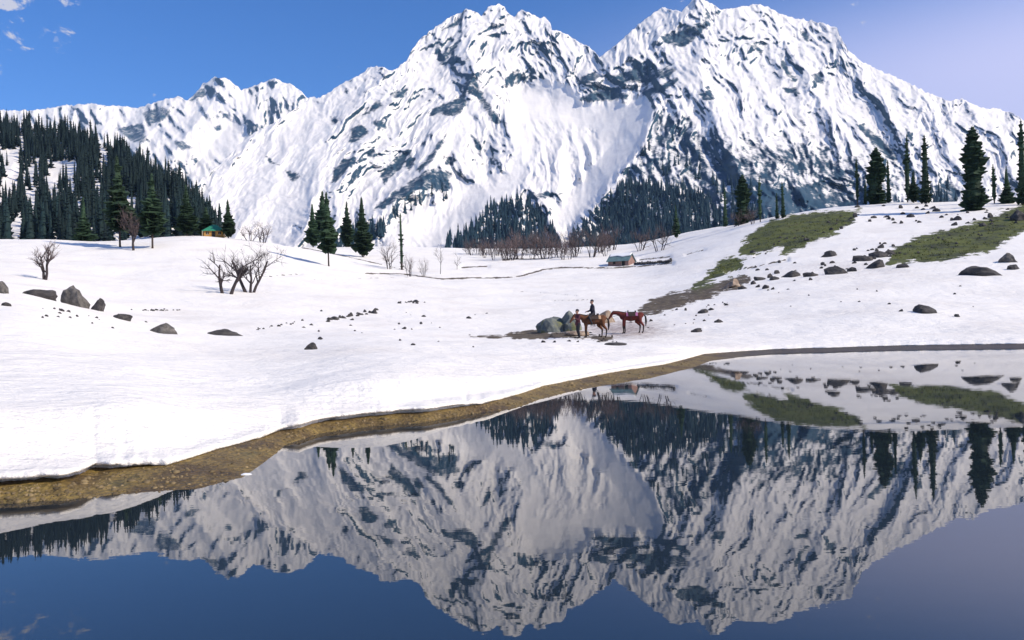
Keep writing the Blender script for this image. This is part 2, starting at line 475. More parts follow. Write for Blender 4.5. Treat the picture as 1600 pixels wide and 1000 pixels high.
ZONES = [  # polygon, added rock density, edge softness
    ([(900, 135), (1060, 58), (1085, 80), (1064, 142), (1020, 156), (905, 158)], 0.22, 14),
    ([(1022, 160), (1052, 180), (1080, 176), (1104, 212), (1140, 240), (1180, 290), (1260, 300), (1345, 320), (1300, 400), (890, 400), (925, 345), (972, 268), (1008, 215)], 0.56, 16),
    ([(1120, 215), (1260, 215), (1400, 270), (1500, 335), (1180, 340)], 0.46, 40),
    ([(1490, 158), (1600, 185), (1600, 215), (1500, 205)], 0.20, 12),
    ([(1120, 15), (1310, 45), (1420, 190), (1560, 330), (1180, 300), (1090, 120)], 0.20, 30),
    ([(500, 150), (650, 80), (720, 60), (700, 200), (620, 320), (500, 330)], 0.15, 30),
    ([(640, 90), (730, 15), (860, 30), (935, 90), (880, 120), (770, 115)], 0.13, 14),
    ([(790, 285), (880, 300), (870, 345), (800, 345)], 0.12, 14),
]

def main_rock(X, Y, n, rough, w):
    wl_, wc_, wr_ = w
    sl = aniso(X, Y, 134, 9, 2.4, 71, fbm, 4, ); sr = aniso(X, Y, 57, 7, 2.6, 83, fbm, 4); sc = aniso(X, Y, 80, 7, 2.6, 97, fbm, 4)
    ss = aniso(X, Y, -28, 8, 3.5, 113, fbm, 4)
    strata = sstep(-10, 10, poly_sd(X, Y, ZONES[0][0]))
    streak = (sl * wl_ + sr * wr_ + sc * wc_) * (1 - strata) + ss * strata
    r = 0.13 + 0.55 * streak + 0.30 * fbm(X / 38, Y / 30, 87, 3)
    for pts, dens, soft in ZONES:
        r = r + dens * sstep(-soft, soft, poly_sd(X, Y, pts))
    wob = 4.5 * fbm(X / 10, Y / 10, 5, 3)
    r = r * rough - 0.35 * (1 - rough)
    ex = np.full(X.shape, -1.0)
    for pts in ROCKS_MAIN:
        sd = poly_sd(X, Y, pts) + wob
        ex = np.maximum(ex, np.where(sd > -6, 0.78 * sstep(-4, 5, sd) + 0.30 * streak - 0.1, -1))
    return r, ex

def build_range(name, x0, x1, nc, nr, sky_pts, bottom, dfun, rfun, mat, jag, steep=0.75):
    xs = np.linspace(x0, x1, nc)
    top = interp(sky_pts, xs) + jag * (fbm(xs / 7.0, xs * 0 + 3.3, 61, 4, 0.6)) - jag * 1.1 * (ridged(xs / 11.0, xs * 0 + 1.7, 67, 3) - 0.5)
    tt = np.linspace(0, 1, nr)[:, None]
    X = np.broadcast_to(xs[None, :], (nr, nc)).copy()
    bot = np.maximum(np.interp(xs, [b[0] for b in bottom], [b[1] for b in bottom]), top + 4)
    Y = bot[None, :] * (1 - tt) + top[None, :] * tt
    d, n, rough, w = dfun(X, Y)
    rock, extra = rfun(X, Y, n, rough, w)
    a, t = ray(X, Y)
    V = np.stack([a * d, d, CAMZ + t * d], -1)
    # bare rock where too steep for snow; extra rock tone paints shade on sun-away faces
    S = V.copy()
    for ax in (0, 1):
        S = (np.roll(S, 1, ax) + S * 2 + np.roll(S, -1, ax)) / 4
    N = np.cross(np.gradient(S, axis=1), np.gradient(S, axis=0))
    N /= np.linalg.norm(N, axis=-1, keepdims=True) + 1e-9
    N *= np.sign(N[..., 2:3] + 1e-9)
    slope = np.degrees(np.arccos(np.clip(N[..., 2], 0, 1)))
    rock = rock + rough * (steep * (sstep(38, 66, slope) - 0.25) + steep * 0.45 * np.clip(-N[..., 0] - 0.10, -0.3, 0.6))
    rock = np.maximum(rock, extra)
    # the far side of the crest falls away out of sight
    crest = V[-1]
    back = []
    for k, s in enumerate((40, 140, 400, 900)):
        q = crest.copy()
        q[:, 1] += s; q[:, 0] *= q[:, 1] / crest[:, 1]
        q[:, 2] = crest[:, 2] - s * 0.75 - 20 * k + 14 * fbm(xs / 12, xs * 0 + k, 77, 3)
        back.append(q)
    V = np.concatenate([V] + [b[None] for b in back], 0)
    rock = np.concatenate([rock] + [rock[-1:]] * 4, 0)
    me = mesh_np(name, V.reshape(-1, 3), grid_faces(V.shape[0], nc), [mat], True, {'rock': rock})
    return link(name, me, kind='structure')

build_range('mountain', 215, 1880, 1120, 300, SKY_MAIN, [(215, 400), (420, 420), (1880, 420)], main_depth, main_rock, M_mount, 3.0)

SKY_FAR = [(-260, 150), (0, 172), (60, 172), (90, 166), (140, 162), (170, 165), (215, 168), (240, 160), (262, 154), (278, 151), (294, 156), (305, 146), (318, 130),
    (335, 121), (355, 122), (366, 131), (377, 141), (395, 135), (410, 128), (430, 121), (440, 128), (455, 132), (470, 142), (482, 153), (560, 190), (700, 220)]
def far_depth(X, Y):
    d = 3600 + 3000 * (400 - Y) / 280
    for pts, amp, w in [([(345, 121), (330, 165), (300, 200), (262, 250)], 260, 40), ([(345, 121), (365, 160), (400, 195)], 160, 26),
                        ([(430, 121), (436, 190)], 150, 22), ([(405, 128), (402, 190)], 110, 14), ([(458, 132), (462, 190)], 110, 16),
                        ([(278, 151), (250, 190), (215, 230)], 200, 36), ([(140, 162), (160, 215)], 150, 40)]:
        d = d - amp * np.clip(1 - seg_dist(X, Y, pts) / w, 0, 1)
    n = aniso(X, Y, 84, 15, 2.6, 131) * sstep(370, 390, X) + aniso(X, Y, 65, 22, 2.0, 137) * (1 - sstep(370, 390, X))
    bowl = np.exp(-((X - 335) / 46) ** 2 - ((Y - 215) / 34) ** 2)
    rough = 1 - 0.75 * bowl
    return d - 130 * (n - 0.5) * rough - 30 * fbm(X / 8, Y / 10, 53, 4, 0.6) * rough, n, rough, None
def far_rock(X, Y, n, rough, w):
    r = 0.14 + 0.6 * aniso(X, Y, 84, 6, 3.2, 151, fbm, 4)
    r = r + 0.16 * sstep(-8, 8, poly_sd(X, Y, [(385, 130), (480, 135), (485, 190), (400, 195)]))
    ex = np.full(X.shape, -1.0)
    for pts in [[(222, 176), (252, 166), (272, 172), (256, 189), (230, 199)], [(292, 158), (304, 146), (320, 132), (324, 148), (300, 160)],
                [(268, 221), (284, 218), (306, 232), (284, 236)], [(330, 196), (345, 195), (352, 204), (335, 206)], [(178, 200), (225, 190), (230, 225), (205, 222)]]:
        ex = np.maximum(ex, 0.62 * sstep(-4, 4, poly_sd(X, Y, pts) + 3 * fbm(X / 8, Y / 8, 6, 3)))
    return r * rough, ex
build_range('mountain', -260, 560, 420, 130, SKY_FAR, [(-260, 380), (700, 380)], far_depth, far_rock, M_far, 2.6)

# wooded hill on the west side
SKY_HILL = [(-420, 120), (-200, 150), (-60, 178), (0, 192), (40, 198), (80, 204), (120, 212), (150, 221), (180, 238), (210, 256), (240, 275), (265, 292), (285, 306),
    (302, 324), (322, 350), (345, 372), (380, 386)]
def hill_depth(X, Y):
    top = interp(SKY_HILL, X)
    s = np.clip((392 - Y) / np.maximum(392 - top, 1), -0.2, 1.1)
    span = 120 + 280 * (1 - sstep(20, 350, X))
    d = 255 + span * s
    n = ridged(X / 70, Y / 90, 201, 4)
    return d - 14 * (n - 0.5) - 4 * fbm(X / 16, Y / 16, 207, 3), n, X * 0 + 1, None
def hill_rock(X, Y, n, rough, w):
    return 0.06 + 0.45 * fbm(X / 14, Y / 26, 211, 4), X * 0 - 1.0
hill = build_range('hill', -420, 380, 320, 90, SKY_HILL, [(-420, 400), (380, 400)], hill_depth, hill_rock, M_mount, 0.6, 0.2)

# ------------------------------------------------------------------ valley floor
SNOW_EDGE = [(-700, 905), (-400, 845), (-200, 803), (0, 762), (60, 752), (125, 738), (148, 726), (172, 729), (260, 727), (330, 705), (410, 683), (440, 670), (520, 658), (620, 642),
    (640, 641), (730, 637), (780, 625), (850, 603), (950, 583), (1040, 569), (1100, 553), (1200, 546), (1400, 540), (1600, 537), (1900, 536), (2300, 536)]
WATER_EDGE = [(-700, 950), (-400, 880), (-200, 832), (0, 788), (125, 779), (182, 773), (319, 762), (380, 745), (414, 722), (445, 696), (500, 677), (560, 669), (619, 663),
    (659, 661), (744, 646), (806, 638), (844, 624), (900, 610), (1009, 592), (1075, 577), (1110, 564), (1206, 552), (1400, 547), (1600, 544), (1900, 543), (2300, 543)]
BANK_Z = 0.12
PXC = np.linspace(-700, 2300, 1501)
def edge_d(pts, z0, wob, seed):
    y = interp(pts, PXC)
    a, t = ray(PXC, y)
    d = (z0 - CAMZ) / t
    d = d * (1 + wob * fbm(PXC / 40.0, PXC * 0, seed, 4, 0.5))
    o = np.argsort(a)
    return a[o], d[o]
WA, WD = edge_d(WATER_EDGE, 0.0, 0.012, 301)
UNDER = ([-600, 90, 270, 390, 490, 660, 800, 2200], [.28, .30, .05, .05, .25, .26, .05, .02])
SA, SD = edge_d(SNOW_EDGE, BANK_Z + 0.012 + 0.07 * sstep(0.08, 0.24, np.interp(PXC, *UNDER)), 0.010, 307)
def water_d(a): return np.interp(a, WA, WD)
def snow_d(a): return np.maximum(np.interp(a, SA, SD), water_d(a) + 0.35)

COLS = {
    -500: [(30, 480), (45, 400), (60, 380), (90, 380), (140, 372), (190, 360), (260, 372)],
    0:    [(13, 655), (21, 550), (31, 490), (41, 455), (48, 446), (58, 450), (80, 440), (110, 414), (145, 388), (170, 373), (220, 380), (300, 395)],
    200:  [(17, 645), (27, 563), (39, 513), (47, 498), (60, 494), (80, 468), (110, 434), (140, 403), (163, 378), (200, 382), (300, 398)],
    300:  [(18, 645), (30, 563), (42, 523), (54, 510), (66, 498), (85, 470), (110, 436), (140, 402), (176, 364), (205, 368), (300, 392)],
    400:  [(19, 625), (32, 563), (45, 532), (60, 512), (80, 485), (100, 456), (130, 420), (160, 392), (185, 374), (220, 380), (300, 392)],
    600:  [(24, 592), (40, 545), (60, 515), (80, 492), (110, 463), (150, 436), (170, 427), (200, 413), (240, 396), (275, 384), (320, 390)],
    800:  [(25, 584), (38, 548), (50, 532), (62, 521), (80, 500), (105, 476), (135, 450), (165, 434), (200, 416), (250, 400), (290, 388), (340, 394)],
    1000: [(30, 561), (42, 540), (52, 526), (62, 512), (80, 492), (110, 465), (150, 436), (190, 413), (230, 398), (270, 382), (320, 390)],
    1100: [(36, 546), (50, 522), (65, 500), (85, 473), (110, 446), (140, 418), (180, 388), (230, 362), (262, 354), (320, 366)],
    1200: [(45, 528), (58, 500), (74, 470), (95, 441), (120, 412), (150, 382), (180, 355), (202, 341), (240, 345), (320, 362)],
    1300: [(47, 512), (60, 480), (78, 452), (98, 427), (125, 396), (155, 362), (190, 330), (210, 322), (260, 332), (320, 350)],
    1400: [(44, 514), (51, 486), (68, 462), (90, 431), (112, 402), (140, 370), (170, 341), (207, 315), (260, 325), (320, 345)],
    1600: [(42, 508), (50, 488), (68, 456), (88, 422), (110, 385), (135, 352), (160, 328), (195, 312), (260, 318), (320, 340)],
    2100: [(42, 500), (60, 450), (90, 400), (140, 340), (195, 305), (260, 310), (320, 320)],
}
A_MIN, A_MAX, NA = -1.12, 1.12, 260
LD0, LD1, ND = math.log(5.0), math.log(1000.0), 420
HA = np.linspace(A_MIN, A_MAX, NA); HL = np.linspace(LD0, LD1, ND)
def build_height():
    keys = sorted(COLS)
    prof, acol = [], []
    for k in keys:
        a0 = float(ray(k, 470)[0])
        ds = float(snow_d(a0))
        bz = float(np.interp(k, [-500, 200, 320, 420, 600, 760, 900, 2200], [0.88, 0.80, 0.46, 0.38, 0.74, 0.46, 0.36, 0.34]))
        ld, zz = [math.log(ds * 0.7), math.log(ds), math.log(ds + 1.1)], [0.24, 0.27, bz]
        for d, y in COLS[k]:
            if d < ds + 2.0: continue
            t = float(ray(k, y)[1])
            ld.append(math.log(d)); zz.append(max(CAMZ + t * d, bz + 0.02 * (d - ds)) if d < 45 else CAMZ + t * d)
        ld += [math.log(420), math.log(1000)]; zz += [zz[-1] * 0.9, zz[-1] * 0.8]
        prof.append(np.interp(HL, ld, zz)); acol.append(a0)
    prof, acol = np.array(prof), np.array(acol)
    G = np.empty((NA, ND))
    for i, a in enumerate(HA):                      # smooth blend between neighbouring columns
        j = int(np.clip(np.searchsorted(acol, a) - 1, 0, len(acol) - 2))
        u = np.clip((a - acol[j]) / (acol[j + 1] - acol[j]), 0, 1)
        u = u * 0.5 + 0.5 * u * u * (3 - 2 * u)
        G[i] = prof[j] * (1 - u) + prof[j + 1] * u
    def blur(M, r, ax):
        k = np.exp(-0.5 * (np.arange(-3 * r, 3 * r + 1) / r) ** 2); k /= k.sum()
        P = np.pad(M, [(3 * r, 3 * r) if i == ax else (0, 0) for i in range(2)], mode='edge')
        return np.apply_along_axis(lambda v: np.convolve(v, k, 'valid'), ax, P)
    return blur(blur(G, 2, 1), 4, 0)
HG = build_height()

LINES = [  # melted stream banks and wall foots: pixel polyline, half width px
    ([(570, 427), (630, 428), (690, 436), (740, 434), (790, 434), (815, 431), (850, 421), (880, 418), (950, 419), (1000, 416), (1050, 411)], 2.2),
    ([(722, 418), (762, 416)], 1.8), ([(788, 405), (860, 404)], 1.6), ([(440, 381), (500, 392), (560, 405), (600, 414), (640, 424)], 1.4),
    ([(1000, 406), (1046, 401)], 2.0), ([(1072, 398), (1100, 390)], 1.4), ([(400, 433), (470, 428)], 1.2), ([(480, 437), (640, 433)], 0.5), ([(800, 455), (840, 457), (900, 462)], 0.7), ([(860, 470), (930, 468)], 0.7),
    ([(1135, 424), (1180, 417), (1230, 405)], 2.0), ([(1180, 398), (1230, 388)], 1.4),
]
GRASS = [
    [(1150, 405), (1162, 378), (1185, 352), (1205, 344), (1240, 336), (1300, 329), (1342, 329), (1338, 346), (1310, 362), (1275, 377), (1240, 393), (1215, 402), (1222, 388), (1185, 396), (1165, 400)],
    [(1085, 448), (1108, 425), (1128, 405), (1150, 398), (1166, 402), (1160, 418), (1122, 434), (1095, 447)],
    [(1385, 412), (1394, 389), (1430, 371), (1480, 359), (1530, 346), (1572, 327), (1602, 316), (1720, 290), (1720, 335), (1600, 362), (1560, 386), (1510, 402), (1450, 411)],
    [(1330, 333), (1342, 326), (1346, 330), (1320, 341)],
]
MUD = [
    [(985, 493), (1006, 470), (1045, 458), (1085, 447), (1130, 434), (1178, 427), (1172, 446), (1125, 463), (1075, 478), (1040, 489), (1005, 497)],
    [(735, 526), (790, 519), (830, 514), (905, 517), (955, 522), (965, 536), (905, 531), (830, 533), (770, 531)],
]
def px_of(a, d, z):
    t = (z - CAMZ) / d
    return 800.0 + F * (a * CR - t * SR), 500.0 - F * (a * SR + t * CR)

def base_h(a, d):
    fa = np.clip((np.asarray(a, float) - A_MIN) / (A_MAX - A_MIN) * (NA - 1), 0, NA - 1.001)
    fl = np.clip((np.log(np.maximum(d, 5.0)) - LD0) / (LD1 - LD0) * (ND - 1), 0, ND - 1.001)
    i, j = fa.astype(int), fl.astype(int)
    u, v = fa - i, fl - j
    return (HG[i, j] * (1 - u) * (1 - v) + HG[i + 1, j] * u * (1 - v) + HG[i, j + 1] * (1 - u) * v + HG[i + 1, j + 1] * u * v)

def ground_h(x, y):
    """height of the snow surface at world x, y (arrays)"""
    x = np.asarray(x, float); y = np.asarray(y, float)
    a = x / y
    h = base_h(a, y)
    ds = np.interp(a, SA, SD)
    far = sstep(0.3, 5.0, y - ds)
    und = 0.20 * fbm(x / 7.5, y / 7.5, 401, 3) + 0.05 * fbm(x / 1.7, y / 2.2, 409, 3) + 0.5 * fbm(x / 26, y / 26, 419, 2) * sstep(18, 60, y)
    h = h + und * far
    PX, PY = px_of(a, y, h)
    for pts, w in LINES:
        h = h - 0.35 * np.clip(1 - seg_dist(PX, PY, pts) / (w * 2.5), 0, 1) * (w / 2.0)
    return h

def cover_masks(PX, PY):
    bare = np.full(PX.shape, -0.9); grass = np.zeros(PX.shape); dirt = np.zeros(PX.shape)
    wob = 8 * fbm(PX / 30, PY / 11, 431, 4) + 4 * fbm(PX / 9, PY / 4, 433, 3)
    for pts in GRASS:
        s = poly_sd(PX, PY, pts) + wob
        bare = np.maximum(bare, -0.65 + 1.72 * sstep(-18, 12, s)); grass = np.maximum(grass, sstep(-12, -2, s))
    for pts in MUD:
        s = poly_sd(PX, PY, pts) + wob * 0.8
        bare = np.maximum(bare, -0.65 + 1.45 * sstep(-8, 7, s))
    for pts, w in LINES:
        s = seg_dist(PX, PY, pts) + 0.8 * fbm(PX / 11, PY / 5, 437, 3)
        bare = np.maximum(bare, -0.65 + 1.5 * np.clip(1.25 - s / w, 0, 1))
    # trampled, gritty snow round the horses and on the stony slope
    dirt = 0.75 * np.exp(-((PX - 975) / 110) ** 2 - ((PY - 515) / 26) ** 2)
    dirt = np.maximum(dirt, 0.10)
    dirt = np.maximum(dirt, 0.45 * np.exp(-((PX - 1330) / 240) ** 2 - ((PY - 425) / 40) ** 2))
    dirt = np.maximum(dirt, 0.30 * np.exp(-((PX - 120) / 110) ** 2 - ((PY - 480) / 22) ** 2))
    dirt = np.maximum(dirt, 0.26 * np.exp(-((PX - 650) / 170) ** 2 - ((PY - 505) / 34) ** 2))
    dirt = np.maximum(dirt, 0.30 * np.exp(-((PX - 1480) / 170) ** 2 - ((PY - 335) / 22) ** 2))
    return bare, grass, dirt

def build_snow():
    px = np.linspace(-560, 2160, 980)
    a = np.array(ray(px, 500)[0])
    ds = snow_d(a)
    s = np.linspace(0, 1, 430)
    lift = 1.0
    th = (0.085 + 0.04 * fbm(px / 90, px * 0, 501, 2)) * lift * np.interp(px, [-500, 1000, 1150, 2200], [1, 0.9, 0.55, 0.5])
    under = np.interp(px, *UNDER)
    under = under * (1 + 0.5 * fbm(px / 18, px * 0 + 9, 503, 3)) + 0.01
    rows, bares = [], []
    gap = 0.07 * sstep(0.08, 0.24, under) + 0.008
    for f, g, zf in ((1.0, 0.0, -0.02), (1.0, 0.9, 0.0), (0.45, 1.0, 0.0), (0.08, 1.0, 0.06), (0.0, 1.0, 0.35), (0.04, 1.0, 0.68), (0.25, 1.0, 0.92), (0.8, 1.0, 1.0)):
        d = ds + under * f
        rows.append(np.stack([a * d, d, BANK_Z + gap * g + th * zf], -1))
    d0 = ds + under * 0.8
    kk = np.exp(-0.5 * (np.arange(-120, 121) / 40.0) ** 2); kk /= kk.sum()
    d0s = np.convolve(np.pad(d0, 120, mode='edge'), kk, 'valid')
    e0 = BANK_Z + th + gap
    for q in s[1:]:
        bl = sstep(0.0, 0.05, q) * 1.0
        db = d0 * (1 - bl) + np.maximum(d0s, d0 * 0.93) * bl
        d = db * (1000.0 / db) ** q
        z = ground_h(a * d, d)
        dist = np.maximum(d - np.maximum(d0, d0s + 0.12), 0)
        k = sstep(-0.3, 1.5, dist)
        z = np.where(dist < 1.5, (e0 + 0.10 * dist) * (1 - k) + z * k, z)
        rows.append(np.stack([a * d, d, z], -1))
    V = np.stack(rows, 0)
    PX, PY = project(V[..., 0], V[..., 1], V[..., 2])
    bare, grass, dirt = cover_masks(PX, PY)
    bare[:8] = -0.4; dirt[:8] = 0.0
    me = mesh_np('snow_field', V.reshape(-1, 3), grid_faces(V.shape[0], len(px)), [M_snow], True, {'bare': bare, 'grass': grass, 'dirt': dirt})
    return link('snow_field', me, kind='structure')
build_snow()

def bank_h(a, d):
    dw, ds = water_d(a), snow_d(a)
    z = np.where(d > dw, (d - dw) / (ds - dw) * BANK_Z, -0.10 * (dw - d))
    z = np.minimum(z, BANK_Z + 0.01)
    x = a * d
    return z + 0.012 * fbm(x * 2.2, d * 2.2, 601, 4) * sstep(-0.05, 0.2, np.abs(d - dw))

def build_bank():
    px = np.linspace(-620, 2200, 700)
    a = np.array(ray(px, 500)[0])
    dw, ds = water_d(a), snow_d(a)
    rows = []
    for k in np.linspace(-1, 0, 14)[:-1]:
        rows.append(dw + k * 3.0 * np.minimum(1, dw / 6))
    for k in np.linspace(0, 1, 26): rows.append(dw + (ds - dw) * k)
    for k in (0.15, 0.4, 0.8, 1.4): rows.append(ds + k)
    V, grey = [], []
    for d in rows:
        V.append(np.stack([a * d, d, bank_h(a, d)], -1))
        grey.append(np.interp(px, [1080, 1180], [0, 0.85]) + 0 * d)
    me = mesh_np('bank', np.stack(V, 0).reshape(-1, 3), grid_faces(len(rows), len(px)), [M_bank], True, {'grey': np.stack(grey, 0)})
    return link('bank', me, kind='structure')
build_bank()

# the lake, its bed and the snowy shore the camera stands on
def flat(name, x0, x1, y0, y1, z, mat, n=2):
    xs, ys = np.linspace(x0, x1, n), np.linspace(y0, y1, n)
    X, Y = np.meshgrid(xs, ys)
    me = mesh_np(name, np.stack([X, Y, X * 0 + z], -1).reshape(-1, 3), grid_faces(n, n), [mat])
    return link(name, me, kind='structure')
flat('water', -70, 70, -6, 60, 0.0, M_water)
flat('ground', -14000, 14000, -6000, 16000, -2.0, M_snow, 30)
def near_shore():
    xs, ys = np.linspace(-70, 70, 120), np.linspace(-60, 2.2, 60)
    X, Y = np.meshgrid(xs, ys)
    Z = -0.3 + 0.25 * np.clip((2.2 - Y), 0, 1.6) + 0.06 * fbm(X / 2, Y / 2, 701, 3) + 0.4 * sstep(3, 30, 2 - Y)
    me = mesh_np('shore', np.stack([X, Y, Z], -1).reshape(-1, 3), grid_faces(60, 120), [M_snow])
    return link('shore', me, kind='structure')
near_shore()

# ------------------------------------------------------------------ placing things on the snow
def hit(px, py, dmin=9.0, dmax=330.0):
    """first point of the snow surface along the pixel's ray, else the surface point closest to the ray"""
    a, t = (float(v) for v in ray(px, py))
    d = np.exp(np.linspace(math.log(dmin), math.log(dmax), 700))
    gap = CAMZ + t * d - ground_h(a * d, d)
    k = np.where(gap <= 0)[0]
    i = int(k[0]) if len(k) else int(np.argmin(gap / d))
    if len(k) and i > 0:
        u = gap[i - 1] / (gap[i - 1] - gap[i] + 1e-12)
        dd = d[i - 1] + u * (d[i] - d[i - 1])
    else:
        dd = d[i]
    return float(a * dd), float(dd), float(ground_h(np.array([a * dd]), np.array([dd]))[0])

def gz(x, y):
    return float(ground_h(np.array([x]), np.array([y]))[0])

def simple_mat(name, col, rough=0.7, var=0.25, scale=3.0, bumpd=0.0, rand=0.0):
    m, n, l, b = new_mat(name)
    tc = n.new('ShaderNodeTexCoord')
    t = noise_node(n, l, scale, 5, 0.6, tc.outputs['Object'])
    lo = tuple(c * (1 - var) for c in col); hi = tuple(min(1, c * (1 + var)) for c in col)
    cr = ramp(n, l, t.outputs['Fac'], [(0.3, lo), (0.7, hi)])
    out = cr.outputs[0]
    if rand:
        oi = n.new('ShaderNodeObjectInfo')
        mr = n.new('ShaderNodeMapRange'); mr.inputs['To Min'].default_value = 1 - rand; mr.inputs['To Max'].default_value = 1 + rand
        l.new(oi.outputs['Random'], mr.inputs['Value'])
        vm = n.new('ShaderNodeVectorMath'); vm.operation = 'SCALE'
        l.new(out, vm.inputs[0]); l.new(mr.outputs[0], vm.inputs['Scale'])
        out = vm.outputs[0]
    l.new(out, b.inputs['Base Color'])
    b.inputs['Roughness'].default_value = rough
    b.inputs['Specular IOR Level'].default_value = 0.25
    if bumpd: bump(n, l, b, t.outputs['Fac'], 0.7, bumpd)
    return m

M_bark = simple_mat('conifer_bark', (0.055, 0.04, 0.034), 0.9, 0.3, 8)
M_needle = simple_mat('conifer_needles', (0.028, 0.056, 0.028), 0.75, 0.45, 5, rand=0.3)
M_needle_far = simple_mat('hillside_conifer_needles', (0.011, 0.026, 0.027), 0.8, 0.4, 5, rand=0.35)
M_bare = simple_mat('bare_bark', (0.05, 0.04, 0.042), 0.9, 0.3, 6)
M_twig = simple_mat('reddish_twigs', (0.17, 0.125, 0.12), 0.9, 0.3, 6, rand=0.2)

def tri_mesh(name, V, T, mat, smooth=False):
    return mesh_np(name, np.array(V), np.array(T), [mat], smooth)

def tube(V, T, pts, rad, sides=5):
    """append a tapered tube of triangles along pts"""
    base = len(V)
    pts = [Vector(p) for p in pts]
    for i, p in enumerate(pts):
        d = (pts[min(i + 1, len(pts) - 1)] - pts[max(i - 1, 0)])
        d = d.normalized() if d.length > 1e-9 else Vector((0, 0, 1))
        u = d.cross(Vector((0, 1, 0.3)) if abs(d.y) < 0.9 else Vector((1, 0, 0))).normalized()
        w = d.cross(u)
        for k in range(sides):
            an = 2 * math.pi * k / sides
            V.append(tuple(p + (u * math.cos(an) + w * math.sin(an)) * rad[i]))
    for i in range(len(pts) - 1):
        for k in range(sides):
            a, b = base + i * sides + k, base + i * sides + (k + 1) % sides
            T.append((a, b, b + sides)); T.append((a, b + sides, a + sides))

def conifer(seed, layers, nb, width, bare=0.10, power=0.8, ragged=0.3, top_tuft=0.0, segs=3):
    """unit-height conifer: crown of drooping sprays, trunk"""
    R = random.Random(seed)
    V, T = [], []
    lean = R.uniform(-0.015, 0.015)
    for i in range(layers):
        f = (i + R.uniform(-0.3, 0.3)) / layers
        z = bare + (0.985 - bare) * max(0, f)
        r = width * max(0.03, (1 - f)) ** power * (1 + 0.25 * math.sin(7 * f + seed))
        if f < 0.12: r *= 0.55 + 3.7 * f
        r *= R.uniform(1 - ragged, 1 + ragged * 0.5)
        a0 = R.uniform(0, 6.28)
        n = max(3, int(nb * (0.55 + 0.45 * (1 - f))))
        for k in range(n):
            if R.random() < 0.10: continue
            az = a0 + 6.283 * k / n + R.uniform(-0.35, 0.35)
            L = r * R.uniform(0.55, 1.12)
            ca, sa = math.cos(az), math.sin(az)
            droop = R.uniform(0.18, 0.48)
            wd = max(0.012, 0.30 * L + 0.01) * R.uniform(0.8, 1.25)
            hang = max(0.010, 0.32 * L + 0.008) * R.uniform(0.7, 1.3)
            prev = None
            for s in range(segs + 1):
                q = s / segs
                cx, cy, cz = lean * z + ca * L * q, sa * L * q, z - droop * L * q * (0.6 + 0.5 * q) + 0.10 * L * q * q * q
                ww = wd * (0.35 + 1.0 * math.sin(math.pi * min(1, q * 0.95 + 0.08))) * (0.0 if s == segs else 1) * R.uniform(0.65, 1.25)
                hh = hang * (0.5 + 0.9 * math.sin(math.pi * min(1, q * 0.9 + 0.1))) * (0.15 if s == segs else 1) * R.uniform(0.5, 1.4)
                b = len(V)
                V += [(cx, cy, cz + 0.006), (cx - sa * ww, cy + ca * ww, cz - 0.35 * hh), (cx + sa * ww, cy - ca * ww, cz - 0.35 * hh), (cx, cy, cz - hh)]
                if prev is not None:
                    T += [(prev, prev + 1, b + 1), (prev, b + 1, b), (prev, b, b + 2), (prev, b + 2, prev + 2)]
                    T += [(prev, b, b + 3), (prev, b + 3, prev + 3)]
                prev = b
    # dense inner foliage
    b = len(V)
    n = 7
    zs = [bare + 0.03, bare + 0.12, 0.45, 0.75, 0.97]
    for zi in zs:
        f = (zi - bare) / (1 - bare)
        rr = width * 0.46 * max(0.02, 1 - f) ** power * (0.5 if zi == zs[0] else 1)
        for k in range(n):
            q = rr * R.uniform(0.75, 1.2); V.append((lean * zi + q * math.cos(6.283 * k / n), q * math.sin(6.283 * k / n), zi + R.uniform(-.02, .02)))
    for i in range(len(zs) - 1):
        for k in range(n):
            p, q = b + i * n + k, b + i * n + (k + 1) % n
            T += [(p, q, q + n), (p, q + n, p + n)]
    # leader
    b = len(V)
    V += [(lean, 0, 1.0), (lean + 0.008, 0, 0.93), (lean - 0.006, 0.007, 0.93), (lean - 0.006, -0.007, 0.93)]
    T += [(b, b + 1, b + 2), (b, b + 2, b + 3), (b, b + 3, b + 1)]
    TV, TT = [], []
    tube(TV, TT, [(0, 0, -0.02), (lean * .2, 0, 0.03), (lean * .5, 0, 0.5), (lean * .95, 0, 0.95)], [0.016, 0.012, 0.008, 0.002], 6)
    return (V, T), (TV, TT)

class Conifer:
    def __init__(self, seed, mat, **kw):
        (V, T), (TV, TT) = conifer(seed, **kw)
        self.crown = tri_mesh('crown', V, T, mat)
        self.trunk = tri_mesh('trunk', TV, TT, M_bark, True)
        self.raw = (np.array(V), np.array(T))

def put_tree(kind, x, y, z, h, wscale, label, group=None, rz=0.0, name='conifer_tree', cat='tree'):
    e = link(name, None, label=label, cat=cat, group=group)
    e.empty_display_size = 0.3
    e.location = (x, y, z); e.rotation_euler = (0, 0, rz); e.scale = (h * wscale, h * wscale, h)
    link('trunk', kind.trunk, e)
    link('crown', kind.crown, e)
    return e

